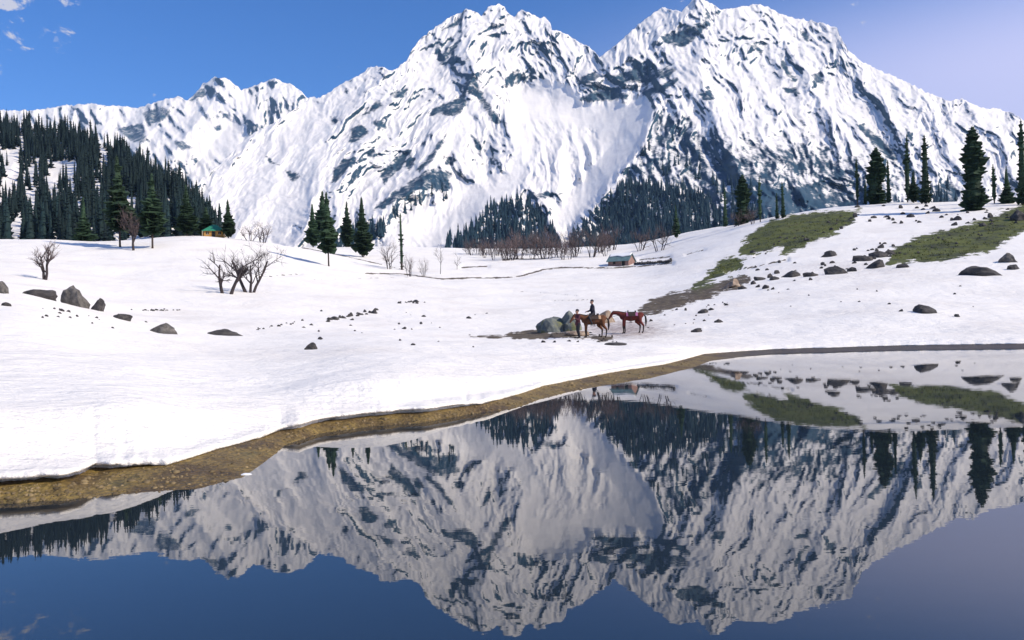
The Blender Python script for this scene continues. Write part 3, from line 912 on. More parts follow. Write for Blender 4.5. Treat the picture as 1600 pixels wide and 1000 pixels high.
FULL = [Conifer(11, M_needle, layers=38, nb=11, width=0.165, bare=0.05, power=0.65),
        Conifer(12, M_needle, layers=38, nb=10, width=0.155, bare=0.08, power=0.62, ragged=0.45),
        Conifer(13, M_needle, layers=30, nb=8, width=0.17, bare=0.03, power=0.9)]
SLIM = [Conifer(21, M_needle, layers=34, nb=8, width=0.09, bare=0.05, power=0.55, ragged=0.55),
        Conifer(22, M_needle, layers=30, nb=7, width=0.08, bare=0.10, power=0.5, ragged=0.6)]
BROAD = Conifer(15, M_needle, layers=44, nb=12, width=0.17, bare=0.02, power=0.42, ragged=0.35)
HIGH = Conifer(31, M_needle, layers=34, nb=10, width=0.16, bare=0.22, power=0.6, ragged=0.5)
POLE = Conifer(41, M_needle, layers=26, nb=4, width=0.035, bare=0.04, power=0.3, ragged=0.7)
FARK = [Conifer(50 + k, M_needle_far, layers=15, nb=7, width=w, bare=0.03, power=0.75, ragged=0.4, segs=2) for k, w in enumerate((0.16, 0.14, 0.18, 0.15))]

def conifer_at(kind, px, py_base, py_top, width_px, label, dmin=9, dmax=330, group=None, kw=0.33, name='conifer_tree'):
    x, y, z = hit(px, py_base, dmin, dmax)
    h = (py_base - py_top) / F * y
    ws = (width_px / (py_base - py_top)) / kw
    return put_tree(kind, x, y, z - 0.01 * h, h, ws, label, group, rng.uniform(0, 6.28), name)

# --- single conifers on the meadow to the west
conifer_at(FULL[2], 131, 364, 293, 34, 'small pale green conifer on the meadow edge near two tall ones, branches to the ground', 120)
conifer_at(HIGH, 188, 386, 240, 46, 'tallest dark conifer on the meadow beside a pinkish bare tree', 90)
conifer_at(HIGH, 238, 388, 268, 46, 'second tallest dark conifer on the meadow, with bare foot, beside a pinkish bare tree', 90)
conifer_at(FULL[1], 292, 366, 284, 36, 'ragged conifer between the tall meadow conifers and the green-roofed hut', 120)
conifer_at(FULL[0], 322, 357, 308, 36, 'broad dark conifer standing close behind the green-roofed hut', 195)
conifer_at(FULL[1], 357, 365, 303, 26, 'slender lone conifer beside the green-roofed hut, clear against the snowy mountain', 150)
# --- conifers in the middle of the valley
conifer_at(FULL[1], 489, 376, 306, 26, 'shorter conifer in the tight clump at the snow bank', 180, group=None)
conifer_at(HIGH, 504, 380, 290, 34, 'tallest conifer in the tight clump at the snow bank', 180)
conifer_at(HIGH, 514, 416, 297, 34, 'conifer with a long bare lower trunk in front of the tight clump', 120)
conifer_at(FULL[0], 543, 386, 312, 26, 'narrow bluish conifer standing between the tight clump and the bushy conifer', 200)
conifer_at(FULL[1], 567, 402, 305, 34, 'bushy dark conifer with ragged low branches standing apart from the tight clump', 150)
conifer_at(POLE, 628, 421, 331, 10, 'thin pole-like conifer almost without branches', 120, kw=0.07)
# --- conifers along the top of the eastern slope
for px, b, t, w, k, lab in [
    (1057, 372, 318, 14, FULL[1], 'dark conifer at the foot of the snow slope behind the teal-roofed hut'),
    (1134, 354, 290, 11, SLIM[0], 'thin dark conifer at the low end of the slope top, near brown bushes'),
    (1161, 350, 270, 32, BROAD, 'stocky dark conifer with a rounded crown above brown bushes'),
    (1188, 347, 274, 12, SLIM[1], 'thin conifer between the round-crowned one and the upper grassy bank'),
    (1214, 342, 300, 9, SLIM[0], 'short thin conifer at the edge of the dark grassy bank'),
    (1224, 341, 282, 11, SLIM[0], 'taller thin conifer at the edge of the dark grassy bank'),
    (1340, 316, 238, 11, SLIM[1], 'thin ragged conifer beside the broad bushy one, towards the upper grassy bank'),
    (1352, 316, 280, 9, SLIM[0], 'short thin conifer tucked between a ragged one and the broad bushy one'),
    (1369, 317, 226, 40, BROAD, 'broad bushy dark green conifer on the ridge'),
    (1389, 317, 248, 12, SLIM[0], 'thin conifer squeezed between the broad bushy one and the very tall thin one'),
    (1418, 316, 207, 17, SLIM[1], 'very tall thin conifer with gaps in its crown on the ridge'),
    (1428, 317, 266, 22, FULL[1], 'short ragged conifer at the foot of the very tall thin one'),
    (1447, 318, 208, 24, SLIM[0], 'tall narrow dense conifer between the very tall thin one and the biggest one'),
    (1522, 329, 193, 48, BROAD, 'biggest conifer on the stony ridge, wide and dark green'),
    (1554, 318, 254, 14, SLIM[1], 'thin bluish conifer between the biggest conifer and a wide-footed small one'),
    (1574, 318, 257, 26, FULL[2], 'bluish conifer with a wide foot near the end of the ridge'),
    (1598, 320, 184, 24, SLIM[0], 'very tall narrow conifer ending the ridge row beyond the small wide-footed one'),
]:
    slim = k in SLIM
    conifer_at(k, px, b, t, w, lab, 150 if px > 1100 else 200, kw=0.17 if slim else 0.33)

# --- wooded hillside: trees one by one, the crowded rest as one wood
def hill_point(px, py):
    X, Y = np.array([float(px)]), np.array([float(py)])
    d = float(hill_depth(X, Y)[0][0])
    a, t = (float(v) for v in ray(px, py))
    return a * d, d, CAMZ + t * d

spots = []
Rh = random.Random(99)
GAPS = [(20, 250, 22, 26), (50, 320, 18, 42), (85, 300, 14, 45), (10, 300, 14, 30), (205, 330, 14, 24), (262, 322, 16, 22), (110, 268, 16, 20), (25, 355, 16, 14), (160, 250, 12, 22), (150, 300, 10, 20)]
for _ in range(9000):
    px = Rh.uniform(-150, 345); top = float(interp(SKY_HILL, px)); py = Rh.uniform(top + 1, 388)
    if py < top + 2 or py > 383: continue
    up = (py - top) < 46
    g = max([math.exp(-((px - gx) / rx) ** 2 - ((py - gy) / ry) ** 2) for gx, gy, rx, ry in GAPS])
    if Rh.random() < g * 1.25: continue
    if not up and float(fbm(np.array([px / 17.0]), np.array([py / 60.0]), 733, 2)[0]) > 0.13: continue
    mind = 2.6 if up else 4.6
    if any(abs(px - q[0]) < mind and abs(py - q[1]) < mind * 1.1 for q in spots): continue
    spots.append((px, py))
spots.sort(key=lambda q: -q[1])
def hill_h(px, py):
    return Rh.uniform(9.0, 18.0)
wood = []
n_single = 0
for i, (px, py) in enumerate(spots):
    x, y, z = hill_point(px, py)
    h = hill_h(px, py)
    if px > 5 and n_single < 250 and py < 384:
        put_tree(FARK[i % 4], x, y, z - 0.2, h, Rh.uniform(0.85, 1.25), 'dark conifer standing in the wood on the steep snowy hillside',
                 'conifers of the hillside wood', Rh.uniform(0, 6.28))
        n_single += 1
    else:
        wood.append((x, y, z - 0.2, h, i % 3))

def low_conifer(seed):
    R = random.Random(seed)
    V, T = [], []
    for i in range(6):
        f = i / 6.0
        r, z0, z1 = 0.17 * (1 - f) ** 0.8 * R.uniform(0.75, 1.2), 0.04 + 0.92 * f - 0.06, 0.04 + 0.92 * (f + 0.30)
        b = len(V); V.append((0, 0, min(1.0, z1)))
        n = 7
        for k in range(n):
            a = 6.283 * k / n + i
            q = r * R.uniform(0.55, 1.2)
            V.append((math.cos(a) * q, math.sin(a) * q, z0 + R.uniform(-0.04, 0.04)))
        for k in range(n): T.append((b, b + 1 + k, b + 1 + (k + 1) % n))
    tube(V, T, [(0, 0, -0.05), (0, 0, 0.2)], [0.012, 0.012], 4)
    return np.array(V), np.array(T)
LOW = [low_conifer(s) for s in (1, 2, 3, 4)]

def join_wood(name, items, raws, mat, label, seed):
    R = random.Random(seed)
    Vs, Ts, off = [], [], 0
    for x, y, z, h, k in items:
        V, T = raws[k]
        an = R.uniform(0, 6.28); c, s = math.cos(an), math.sin(an); w = h * R.uniform(0.8, 1.2)
        Vs.append(np.stack([x + w * (V[:, 0] * c - V[:, 1] * s), y + w * (V[:, 0] * s + V[:, 1] * c), z + h * V[:, 2]], -1))
        Ts.append(T + off); off += len(V)
    me = mesh_np(name, np.concatenate(Vs), np.concatenate(Ts), [mat], False)
    return link(name, me, kind='stuff', label=label, cat='wood')
join_wood('conifer_wood', wood, [k.raw for k in FARK[:3]], M_needle_far, 'dense dark conifer wood along the top of the steep hillside', 5)

# --- far woods at the foot of the mountains
def mount_point(px, py):
    X, Y = np.array([float(px)]), np.array([float(py)])
    d = float(main_depth(X, Y)[0][0])
    a, t = (float(v) for v in ray(px, py))
    return a * d, d, CAMZ + t * d
def far_wood(polys, step, seed, hmin, hmax, label):
    R = random.Random(seed)
    items, pts = [], []
    for poly, dens in polys:
        xs = [p[0] for p in poly]; ys = [p[1] for p in poly]
        n = int((max(xs) - min(xs)) * (max(ys) - min(ys)) / (step * step) * dens * 1.6)
        X = np.array([R.uniform(min(xs), max(xs)) for _ in range(n)]); Y = np.array([R.uniform(min(ys), max(ys)) for _ in range(n)])
        ok = poly_sd(X, Y, poly) + 5 * fbm(X / 14, Y / 14, seed, 2) > 0
        clump = fbm(X / 13, Y / 22, seed + 5, 3) + dens * 0.75 - 0.45
        for x, y, o, c in zip(X, Y, ok, clump):
            if o and c > R.uniform(-0.3, 0.3): pts.append((x, y))
    X = np.array([p[0] for p in pts]); Y = np.array([p[1] for p in pts])
    d = main_depth(X, Y)[0]
    a, t = ray(X, Y)
    for i in range(len(pts)):
        items.append((a[i] * d[i], d[i], CAMZ + t[i] * d[i] - 2.0, R.uniform(hmin, hmax), R.randrange(4)))
    return items
W1 = far_wood([([(692, 392), (720, 372), (750, 348), (772, 322), (792, 312), (828, 318), (840, 335), (862, 352), (880, 400), (700, 400)], 1.0),
               ([(505, 400), (525, 376), (560, 362), (600, 352), (606, 372), (560, 400)], 0.9),
               ([(610, 330), (660, 300), (706, 280), (700, 312), (640, 336), (606, 348)], 0.45)], 6.0, 61, 18, 30, '')
M_needle_blue = simple_mat('haze_blued_conifer_needles', (0.010, 0.034, 0.052), 0.8, 0.4, 5)  # needle colour tinted blue to carry the haze of the distance
join_wood('conifer_wood', W1, LOW, M_needle_blue, 'dark triangular conifer wood at the foot of the central snow gully', 6)
W2 = far_wood([([(884, 394), (905, 362), (935, 332), (962, 300), (985, 285), (1060, 300), (1110, 320), (1110, 400)], 1.05),
               ([(975, 285), (1010, 230), (1060, 215), (1120, 250), (1180, 300), (1200, 345), (1100, 330)], 0.3),
               ([(1100, 310), (1180, 318), (1190, 350), (1100, 370)], 0.6),
               ([(1445, 300), (1490, 292), (1500, 330), (1450, 330)], 0.5)], 6.2, 67, 16, 28, '')
join_wood('conifer_wood', W2, LOW, M_needle_blue, 'dark patchy conifer wood under the cliffs beside the smooth glacier bowl', 7)

# ------------------------------------------------------------------ bare trees and bushes
def bare_tree(seed, stems, spread, levels, h=1.0, twig=True, thick=0.022, upright=0.5):
    R = random.Random(seed)
    TV, TT, BV, BT, WV, WT = [], [], [], [], [], []
    def grow(p, d, L, r, lev):
        n = 4
        pts, rad = [p], [r]
        q, dd = p.copy(), d.copy()
        for i in range(n):
            dd = (dd + Vector((R.uniform(-1, 1), R.uniform(-1, 1), R.uniform(-0.4, 1) * upright)) * 0.20).normalized()
            q = q + dd * (L / n)
            pts.append(q.copy()); rad.append(r * (1 - 0.6 * (i + 1) / n))
        if lev == 0: tube(TV, TT, pts, rad, 6)
        elif lev < levels: tube(BV, BT, pts, rad, 4)
        else: tube(WV, WT, pts, rad, 3)
        if lev >= levels: return
        kids = R.randint(4, 6) if lev < levels - 1 else R.randint(5, 8)
        for k in range(kids):
            f = R.uniform(0.30, 1.0) if lev else R.uniform(0.25, 1.0)
            i = min(n - 1, int(f * n)); u = f * n - i
            s = pts[i].lerp(pts[i + 1], u)
            ax = dd.orthogonal(); ax.rotate(Matrix.Rotation(R.uniform(0, 6.28), 3, dd))
            nd = (dd * 0.75 + ax * R.uniform(0.5, 1.0) + Vector((0, 0, 0.25 * upright))).normalized()
            grow(s, nd, L * R.uniform(0.42, 0.66), max(0.0022, rad[i] * 0.6), lev + 1)
    for s in range(stems):
        an = 6.283 * s / stems + R.uniform(-0.5, 0.5)
        o = Vector((math.cos(an), math.sin(an) * 0.5, 0)) * (spread * 0.25 if stems > 1 else 0)
        d = Vector((math.cos(an) * spread, math.sin(an) * spread * 0.6, 1)).normalized() if stems > 1 else Vector((0.05, 0, 1))
        grow(o + Vector((0, 0, -0.04)), d, R.uniform(0.5, 0.68), thick * R.uniform(0.8, 1.1), 0)
    allz = max([v[2] for v in WV + BV] or [1.0])
    sc = 1.0 / allz
    f = lambda V: [(x * sc, y * sc, z * sc) for x, y, z in V]
    return (f(TV), TT), (f(BV), BT), (f(WV), WT)

class BareTree:
    def __init__(self, seed, tw, **kw):
        (a, b), (c, d), (e, g) = bare_tree(seed, **kw)
        self.trunk = tri_mesh('trunk', a, b, M_bare, True)
        self.branches = tri_mesh('crown', c, d, M_bare, True)
        self.twigs = tri_mesh('twigs', e, g, tw, True)
def put_bare(k, x, y, z, h, ws, label, group=None, rz=0.0, name='bare_tree', cat='tree'):
    e = link(name, None, label=label, cat=cat, group=group)
    e.empty_display_size = 0.3
    e.location = (x, y, z); e.rotation_euler = (0, 0, rz); e.scale = (h * ws, h * ws, h)
    link('trunk', k.trunk, e)
    c = link('crown', k.branches, e)
    link('twigs', k.twigs, c, kind='stuff')
    return e
def bare_at(k, px, b, t, ws, label, dmin=9, dmax=330, group=None, rz=0.0, name='bare_tree', cat='tree'):
    x, y, z = hit(px, b, dmin, dmax)
    return put_bare(k, x, y, z, (b - t) / F * y, ws, label, group, rz, name, cat)

B_UP = BareTree(5, M_twig, stems=2, spread=0.04, levels=3, upright=1.5, thick=0.03)
B_WIDE = BareTree(8, M_bare, stems=3, spread=0.34, levels=3, upright=0.8, thick=0.035)
B_WIDE2 = BareTree(9, M_bare, stems=2, spread=0.26, levels=3, upright=0.8, thick=0.038)
B_BUSH = [BareTree(20 + i, M_twig, stems=5, spread=0.5, levels=2, upright=0.8, thick=0.016) for i in range(3)]
B_SAP = [BareTree(30 + i, M_bare, stems=1, spread=0.2, levels=2, upright=0.9, thick=0.014) for i in range(2)]
bare_at(B_UP, 70, 437, 368, 1.0, 'upright bare tree with fine twigs beside the line of large boulders', 45, 130)
bare_at(B_WIDE2, 354, 459, 378, 0.95, 'dark bare tree with fewer stems in the close pair on open snow', 70, 140, rz=0.2)
bare_at(B_WIDE, 390, 457, 372, 0.85, 'dark many-stemmed bare tree in the close pair on open snow', 70, 140, rz=1.2)
bare_at(B_UP, 209, 391, 318, 0.75, 'pinkish bare tree between the two tall dark conifers', 90, 190, rz=2)
for px, b, t, ws, lab in [
    (390, 376, 344, 1.1, 'dark bare bush at the snow crest nearest the green-roofed hut'),
    (410, 379, 340, 1.2, 'dark bare bush at the snow crest furthest from the green-roofed hut'),
    (608, 420, 370, 0.8, 'bare grey bush, taller one of those beside the thin pole-like conifer'),
    (640, 432, 392, 0.6, 'spindly short bare bush beside the thin pole-like conifer'),
    (662, 432, 398, 0.6, 'spindly bare bush leaning beside the dark bank line'),
    (925, 402, 346, 0.85, 'largest reddish bare bush at the hut end of the valley row'),
    (1030, 392, 346, 1.0, 'purplish bare bush behind the teal-roofed hut'),
    (1000, 392, 352, 1.0, 'broad dull purple bush against the far wood behind the teal-roofed hut'),
    (1176, 350, 318, 1.0, 'brownish bare bush under the rounded conifer'),
    (1150, 354, 326, 0.9, 'low brownish bare bush by the thin conifer at the slope top')]:
    bare_at(B_BUSH[px % 3], px, b, t, ws, lab, 150, 300, rz=px, name='bare_bush', cat='bush')
bare_at(B_SAP[0], 688, 428, 374, 0.7, 'stubby dark bare sapling at the stream bank', 120, 300)
bare_at(B_SAP[1], 714, 421, 390, 0.7, 'small bare sapling beside the short dark ledge', 120, 300)
Rb = random.Random(31)
for i in range(46):
    px = 735 + i * 4.9 + Rb.uniform(-4, 4)
    if 912 < px < 938: continue
    b = Rb.uniform(396, 408) - (6 if px > 900 else 0); h = Rb.uniform(26, 52) if px > 790 else Rb.uniform(16, 40)
    bare_at(B_BUSH[i % 3], px, b, b - h, Rb.uniform(0.55, 0.9), 'small reddish bare bush in the long row below the far wood', 180, 320,
            'row of bare bushes in the valley', Rb.uniform(0, 6), 'bare_bush', 'bush')

# ------------------------------------------------------------------ boulders and stones
def mat_rock(name, cols, moss=None):
    m, n, l, b = new_mat(name)
    tc = n.new('ShaderNodeTexCoord')
    t = noise_node(n, l, 2.2, 7, 0.65, tc.outputs['Object'])
    c = ramp(n, l, t.outputs['Fac'], [(0.3, cols[0]), (0.5, cols[1]), (0.72, cols[2])]).outputs[0]
    if moss:
        t2 = noise_node(n, l, 1.1, 5, 0.6, tc.outputs['Object'])
        c = mixc(n, l, smooth_n(n, l, t2.outputs['Fac'], 0.5, 0.62), c, moss)
    l.new(c, b.inputs['Base Color'])
    b.inputs['Roughness'].default_value = 0.9
    bump(n, l, b, t.outputs['Fac'], 0.9, 0.12)
    return m
M_rock = mat_rock('grey_boulder_stone', [(0.04, 0.036, 0.035), (0.10, 0.092, 0.086), (0.20, 0.185, 0.17)])
M_rockd = mat_rock('dark_wet_stone', [(0.02, 0.02, 0.022), (0.05, 0.046, 0.046), (0.11, 0.10, 0.095)])
M_rockm = mat_rock('mossy_green_grey_stone', [(0.06, 0.072, 0.075), (0.13, 0.148, 0.145), (0.28, 0.28, 0.23)], (0.17, 0.175, 0.08))
M_rockt = mat_rock('tan_stone', [(0.16, 0.11, 0.08), (0.30, 0.22, 0.16), (0.45, 0.37, 0.30)])

def rock_mesh(name, seed, mat, sub=2):
    bm = bmesh.new()
    bmesh.ops.create_icosphere(bm, subdivisions=sub, radius=1.0)
    R = random.Random(seed)
    planes = [(Vector((R.uniform(-1, 1), R.uniform(-1, 1), R.uniform(-0.4, 1))).normalized(), R.uniform(0.38, 0.82)) for _ in range(11)]
    o = R.uniform(0, 50)
    for v in bm.verts:
        p = v.co.copy()
        for nn, k in planes:
            e = p.dot(nn)
            if e > k: p -= nn * (e - k) * 0.85
        q = float(perlin(np.array([p.x * 1.6 + o]), np.array([p.y * 1.6 + p.z * 2.1 + o]), seed)[0])
        q2 = float(perlin(np.array([p.x * 4 + o]), np.array([p.y * 4 + p.z * 4.3 + o]), seed + 3)[0])
        q3 = float(perlin(np.array([p.x * 9 + o]), np.array([p.y * 9 + p.z * 9.3 + o]), seed + 5)[0])
        v.co = p * (1.12 + 0.20 * q + 0.10 * q2 + 0.05 * q3)
    me = bpy.data.meshes.new(name); bm.to_mesh(me); bm.free()
    me.materials.append(mat)
    return me
STONES = [rock_mesh('stone', 100 + i, M_rockd, 2) for i in range(6)]

def boulder_at(px, py, w, h, label, mat=None, seed=None, group=None, name='boulder', sub=3, dmin=9, dmax=330, mesh=None, cat='rock', depth=0.8):
    """py is the foot of the stone in the photograph, w and h its size in pixels"""
    x, y, z = hit(px, py, dmin, dmax)
    s = y / F
    me = mesh or rock_mesh(name, seed or int(px * 7 + py), mat or M_rock, sub)
    o = link(name, me, label=label, cat=cat, group=group)
    hw, hh = w * s / 2, h * s
    o.scale = (hw * 1.05, hw * depth, hh * 0.88)
    o.location = (x, y + hw * depth * 0.5, gz(x, y + hw * depth * 0.5) + hh * 0.10)
    o.rotation_euler = (0, 0, random.Random(px).uniform(-0.4, 0.4))
    return o
boulder_at(2, 458, 22, 18, 'grey rock cut by the frame edge beside the dark slab', M_rock, 41, dmin=25, dmax=48)
boulder_at(8, 478, 22, 8, 'low reddish grey rock in the snow under the mossy slab', M_rockd, 42, dmin=25, dmax=48)
boulder_at(58, 450, 54, 15, 'long dark slab at the foot of the upright bare tree', M_rockd, 43, dmin=30, dmax=48)
boulder_at(60, 463, 36, 13, 'small mossy brown slab in front of the long dark slab', M_rockm, 44, dmin=28, dmax=46)
boulder_at(110, 472, 50, 30, 'largest grey boulder in the line below the upright bare tree', M_rock, 45, dmin=28, dmax=46)
boulder_at(149, 484, 30, 18, 'dark pointed rock downhill of the largest grey boulder', M_rockd, 46, dmin=28, dmax=46)
boulder_at(186, 498, 34, 13, 'slanting dark rock between the pointed rock and the flat grey one', M_rockd, 47, dmin=28, dmax=50)
boulder_at(248, 520, 48, 18, 'grey wedge-shaped rock lowest in the line of boulders', M_rock, 48, dmin=25, dmax=50)
boulder_at(345, 524, 58, 10, 'long flat dark rock sunk in the snow', M_rockd, 49)
boulder_at(487, 546, 20, 13, 'lone round dark stone on the open snow below the stone row', M_rockd, 50)
boulder_at(863, 519, 54, 33, 'large domed blue-grey boulder with moss behind the horses', M_rockm, 51, dmin=45, depth=0.9)
boulder_at(896, 517, 40, 30, 'smaller pale-streaked boulder between the domed boulder and the horses', M_rockm, 52, dmin=45, depth=0.9)
boulder_at(946, 505, 34, 22, 'tan boulder behind the ridden horse', M_rockt, 53, dmin=55)
boulder_at(903, 524, 36, 9, 'low tan rock at the standing walker', M_rockt, 54, dmin=40, dmax=52)
boulder_at(960, 539, 40, 6, 'thin flat dark stone on the trampled snow below the horses', M_rockd, 55)
boulder_at(1145, 449, 34, 12, 'tan flat boulder at the top of the muddy track', M_rockt, 56)
boulder_at(1447, 489, 40, 13, 'lone oval dark boulder on open snow below the bright grassy bank', M_rockd, 57)
boulder_at(1496, 495, 11, 5, 'small dark stone beside the lone oval boulder', M_rockd, 58)
boulder_at(1540, 430, 66, 16, 'long dark humped boulder below the bright grassy bank', M_rockd, 59)
boulder_at(1579, 409, 34, 15, 'dark grey boulder just uphill of the long humped boulder', M_rock, 60)
boulder_at(1586, 421, 20, 10, 'small dark rock between the long humped boulder and the grey one', M_rockd, 61)
boulder_at(1594, 344, 34, 18, 'dark boulder on top of the bright grassy bank', M_rockd, 62)
boulder_at(1088, 519, 20, 7, 'tilted flat stone on the snow behind the tail of the red horse', M_rockd, 63)
boulder_at(1121, 504, 16, 6, 'flat stone uphill of the tilted one, below the muddy track', M_rockd, 64)
boulder_at(1100, 489, 20, 7, 'triangular dark stone below the muddy track', M_rockd, 65)
for k, (px, py, w, h) in enumerate([(1237, 433, 32, 9), (1269, 432, 28, 9), (1312, 428, 46, 14), (1297, 401, 24, 10), (1350, 408, 32, 13), (1375, 402, 28, 11), (1375, 418, 34, 12),
        (1415, 418, 30, 8), (1390, 398, 18, 8), (1213, 437, 18, 6), (1335, 424, 20, 9), (1187, 438, 20, 7), (1205, 434, 14, 7), (1178, 444, 14, 6), (1160, 452, 16, 5)]):
    boulder_at(px, py, w, h, 'dark rock in the broken line of rocks between the two grassy banks', M_rockd, 200 + k, 'line of rocks between the grassy banks', sub=2)
Rs = random.Random(77)
def scatter(n, region, smin, smax, label, group, dmin=9, dmax=330):
    for i in range(n):
        u, v = Rs.random(), Rs.random()
        px, py = region(u, v)
        w = Rs.uniform(smin, smax) * (0.6 + 0.8 * Rs.random() ** 2)
        boulder_at(px, py, w, w * Rs.uniform(0.4, 0.7), label, mesh=STONES[i % 6], group=group, name='stone', dmin=dmin, dmax=dmax, cat='stone')
scatter(44, lambda u, v: (1180 + 230 * u, 440 - 45 * u + 46 * (v - 0.5) - 20 * u * v), 5, 11, 'small dark stone scattered on the snow between the two grassy banks', 'stones between the grassy banks')
scatter(46, lambda u, v: (1335 + 265 * u, 322 + 26 * v + 10 * u * v), 5, 13, 'small dark stone under the conifers along the stony ridge', 'stones along the stony ridge', 120)
scatter(26, lambda u, v: (1175 + 160 * u, 398 - 55 * u + 26 * (v - 0.5)), 4, 9, 'grey stone lying in the dark upper grassy bank', 'stones in the upper grassy bank', 100)
scatter(24, lambda u, v: (1395 + 205 * u, 402 - 62 * u + 24 * (v - 0.5)), 4, 9, 'grey stone lying in the bright lower grassy bank', 'stones in the lower grassy bank', 70)
scatter(14, lambda u, v: (1200 + 360 * u, 445 + 45 * v), 3, 7, 'tiny dark stone on the smooth snow round the lone oval boulder', 'tiny stones round the lone oval boulder')
scatter(26, lambda u, v: (514 + 74 * u, 499 - 12 * u + 5 * (v - 0.5)), 5, 11, 'dark stone in the tight row of stones crossing the open snow', 'tight row of stones')
scatter(13, lambda u, v: (618 + 46 * u, 473 + 4 * (v - 0.5)), 4, 8, 'dark stone in the short row uphill of the tight row of stones', 'short uphill row of stones')
scatter(12, lambda u, v: (395 + 65 * u, 515 - 12 * u + 3 * v), 3, 7, 'small dark stone in the thin line leading from the long flat rock', 'thin line of stones')
scatter(34, lambda u, v: (450 + 330 * u, 486 + 58 * v), 3, 8, 'small dark stone strewn over the open snow round the tight row', 'stones strewn over the open snow round the tight row')
scatter(18, lambda u, v: (60 + 170 * u, 478 + 22 * v + 20 * u), 3, 7, 'small dark stone among the line of large boulders', 'stones among the large boulders', 25, 48)
scatter(22, lambda u, v: (1010 + 130 * u, 495 + 30 * v - 30 * u), 3, 8, 'small dark stone on the snow behind the red horse', 'stones behind the red horse')
scatter(16, lambda u, v: (205 + 90 * u, 483 + 3 * v), 3, 7, 'small dark stone in the thin line beyond the large boulders', 'thin line of stones in the hollow', 50, 90)
scatter(22, lambda u, v: (830 + 150 * u, 520 + 16 * v), 4, 9, 'small stone on the trampled ground round the horses', 'stones round the horses', 35, 60)

# ------------------------------------------------------------------ gravel of the bank, grass on the banks
def blobs(name, pts, mat, label, cat, seed):
    R = random.Random(seed)
    base = rock_mesh('pebble', seed, mat, 1)
    bv = np.array([v.co[:] for v in base.vertices]); bf = np.array([p.vertices[:] for p in base.polygons])
    Vs, Fs = [], []
    for i, (x, y, z, s) in enumerate(pts):
        an = R.uniform(0, 6.28); c, q = math.cos(an), math.sin(an)
        v = bv * np.array([s * R.uniform(0.7, 1.3), s * R.uniform(0.7, 1.3), s * R.uniform(0.4, 0.7)])
        Vs.append(np.stack([x + v[:, 0] * c - v[:, 1] * q, y + v[:, 0] * q + v[:, 1] * c, z + v[:, 2]], -1)); Fs.append(bf + i * len(bv))
    return link(name, mesh_np(name, np.concatenate(Vs), np.concatenate(Fs), [mat], True), kind='stuff', label=label, cat=cat)
M_peb = simple_mat('ochre_pebble', (0.17, 0.125, 0.065), 0.7, 0.75, 3.0)
Rp = random.Random(15)
pp = []
for _ in range(1400):
    px = -120 + 1200 * Rp.random() ** 1.5
    a = float(ray(px, 500)[0]); dw, ds = float(water_d(np.array([a]))[0]), float(snow_d(np.array([a]))[0])
    d = dw + (ds - dw) * Rp.uniform(-0.06, 0.98)
    pp.append((a * d, d, float(bank_h(np.array([a]), np.array([d]))[0]), Rp.uniform(0.008, 0.022) * (1 + 2.0 * Rp.random() ** 6) * (d / 9) ** 0.5))
blobs('gravel', pp, M_peb, 'ochre gravel strewn along the bare strip between snow and water', 'gravel', 3)

def mat_grass():
    m, n, l, b = new_mat('dry_mountain_grass')
    p = geo_pos(n)
    t = noise_node(n, l, 0.22, 7, 0.7, p)
    t2 = noise_node(n, l, 1.7, 5, 0.7, p)
    k = math_n(n, l, 'ADD', math_n(n, l, 'MULTIPLY', t.outputs['Fac'], 0.6), math_n(n, l, 'MULTIPLY', t2.outputs['Fac'], 0.4))
    c = ramp(n, l, k, [(0.32, (0.02, 0.024, 0.018)), (0.44, (0.05, 0.055, 0.026)), (0.52, (0.14, 0.16, 0.034)), (0.60, (0.08, 0.065, 0.04)), (0.70, (0.17, 0.135, 0.08))])
    l.new(c.outputs[0], b.inputs['Base Color']); b.inputs['Roughness'].default_value = 0.9
    return m
M_grass = mat_grass()
def grass_tufts():
    V, T = [], []
    R = random.Random(4)
    for poly, n in zip(GRASS[:3], (1300, 400, 1300)):
        xs = [p[0] for p in poly]; ys = [p[1] for p in poly]
        X = np.array([R.uniform(min(xs), min(1640, max(xs))) for _ in range(n)]); Y = np.array([R.uniform(min(ys), max(ys)) for _ in range(n)])
        ok = poly_sd(X, Y, poly) + 4 * fbm(X / 14, Y / 9, 431, 3) > 5
        for px, py in zip(X[ok], Y[ok]):
            x, y, z = hit(px, py, 60, 260)
            for b in range(7):
                an = R.uniform(0, 6.28); h = R.uniform(0.08, 0.32); w = R.uniform(0.03, 0.10); l = R.uniform(-0.3, 0.3)
                cx, cy = x + R.uniform(-.3, .3), y + R.uniform(-.3, .3)
                k = len(V)
                V += [(cx - w * math.cos(an), cy - w * math.sin(an), z - 0.08), (cx + w * math.cos(an), cy + w * math.sin(an), z - 0.08), (cx + l, cy + l * .5, z + h)]
                T.append((k, k + 1, k + 2))
    link('grass', tri_mesh('grass', V, T, M_grass), kind='stuff', label='dull green winter grass on the two bare banks of the stony slope', cat='grass')
grass_tufts()

# a chip of ice left at the water line
M_ice = simple_mat('ice_chip', (0.85, 0.86, 0.88), 0.35, 0.05, 4)
def ice():
    a, t = (float(v) for v in ray(383, 741)); d = (0.01 - CAMZ) / t
    o = link('ice_chip', rock_mesh('ice_chip', 9, M_ice, 2), label='small white chip of ice at the edge of the water', cat='ice')
    o.location = (a * d, d, 0.005); o.scale = (0.09, 0.05, 0.025); o.rotation_euler = (0, 0, 0.5)
ice()

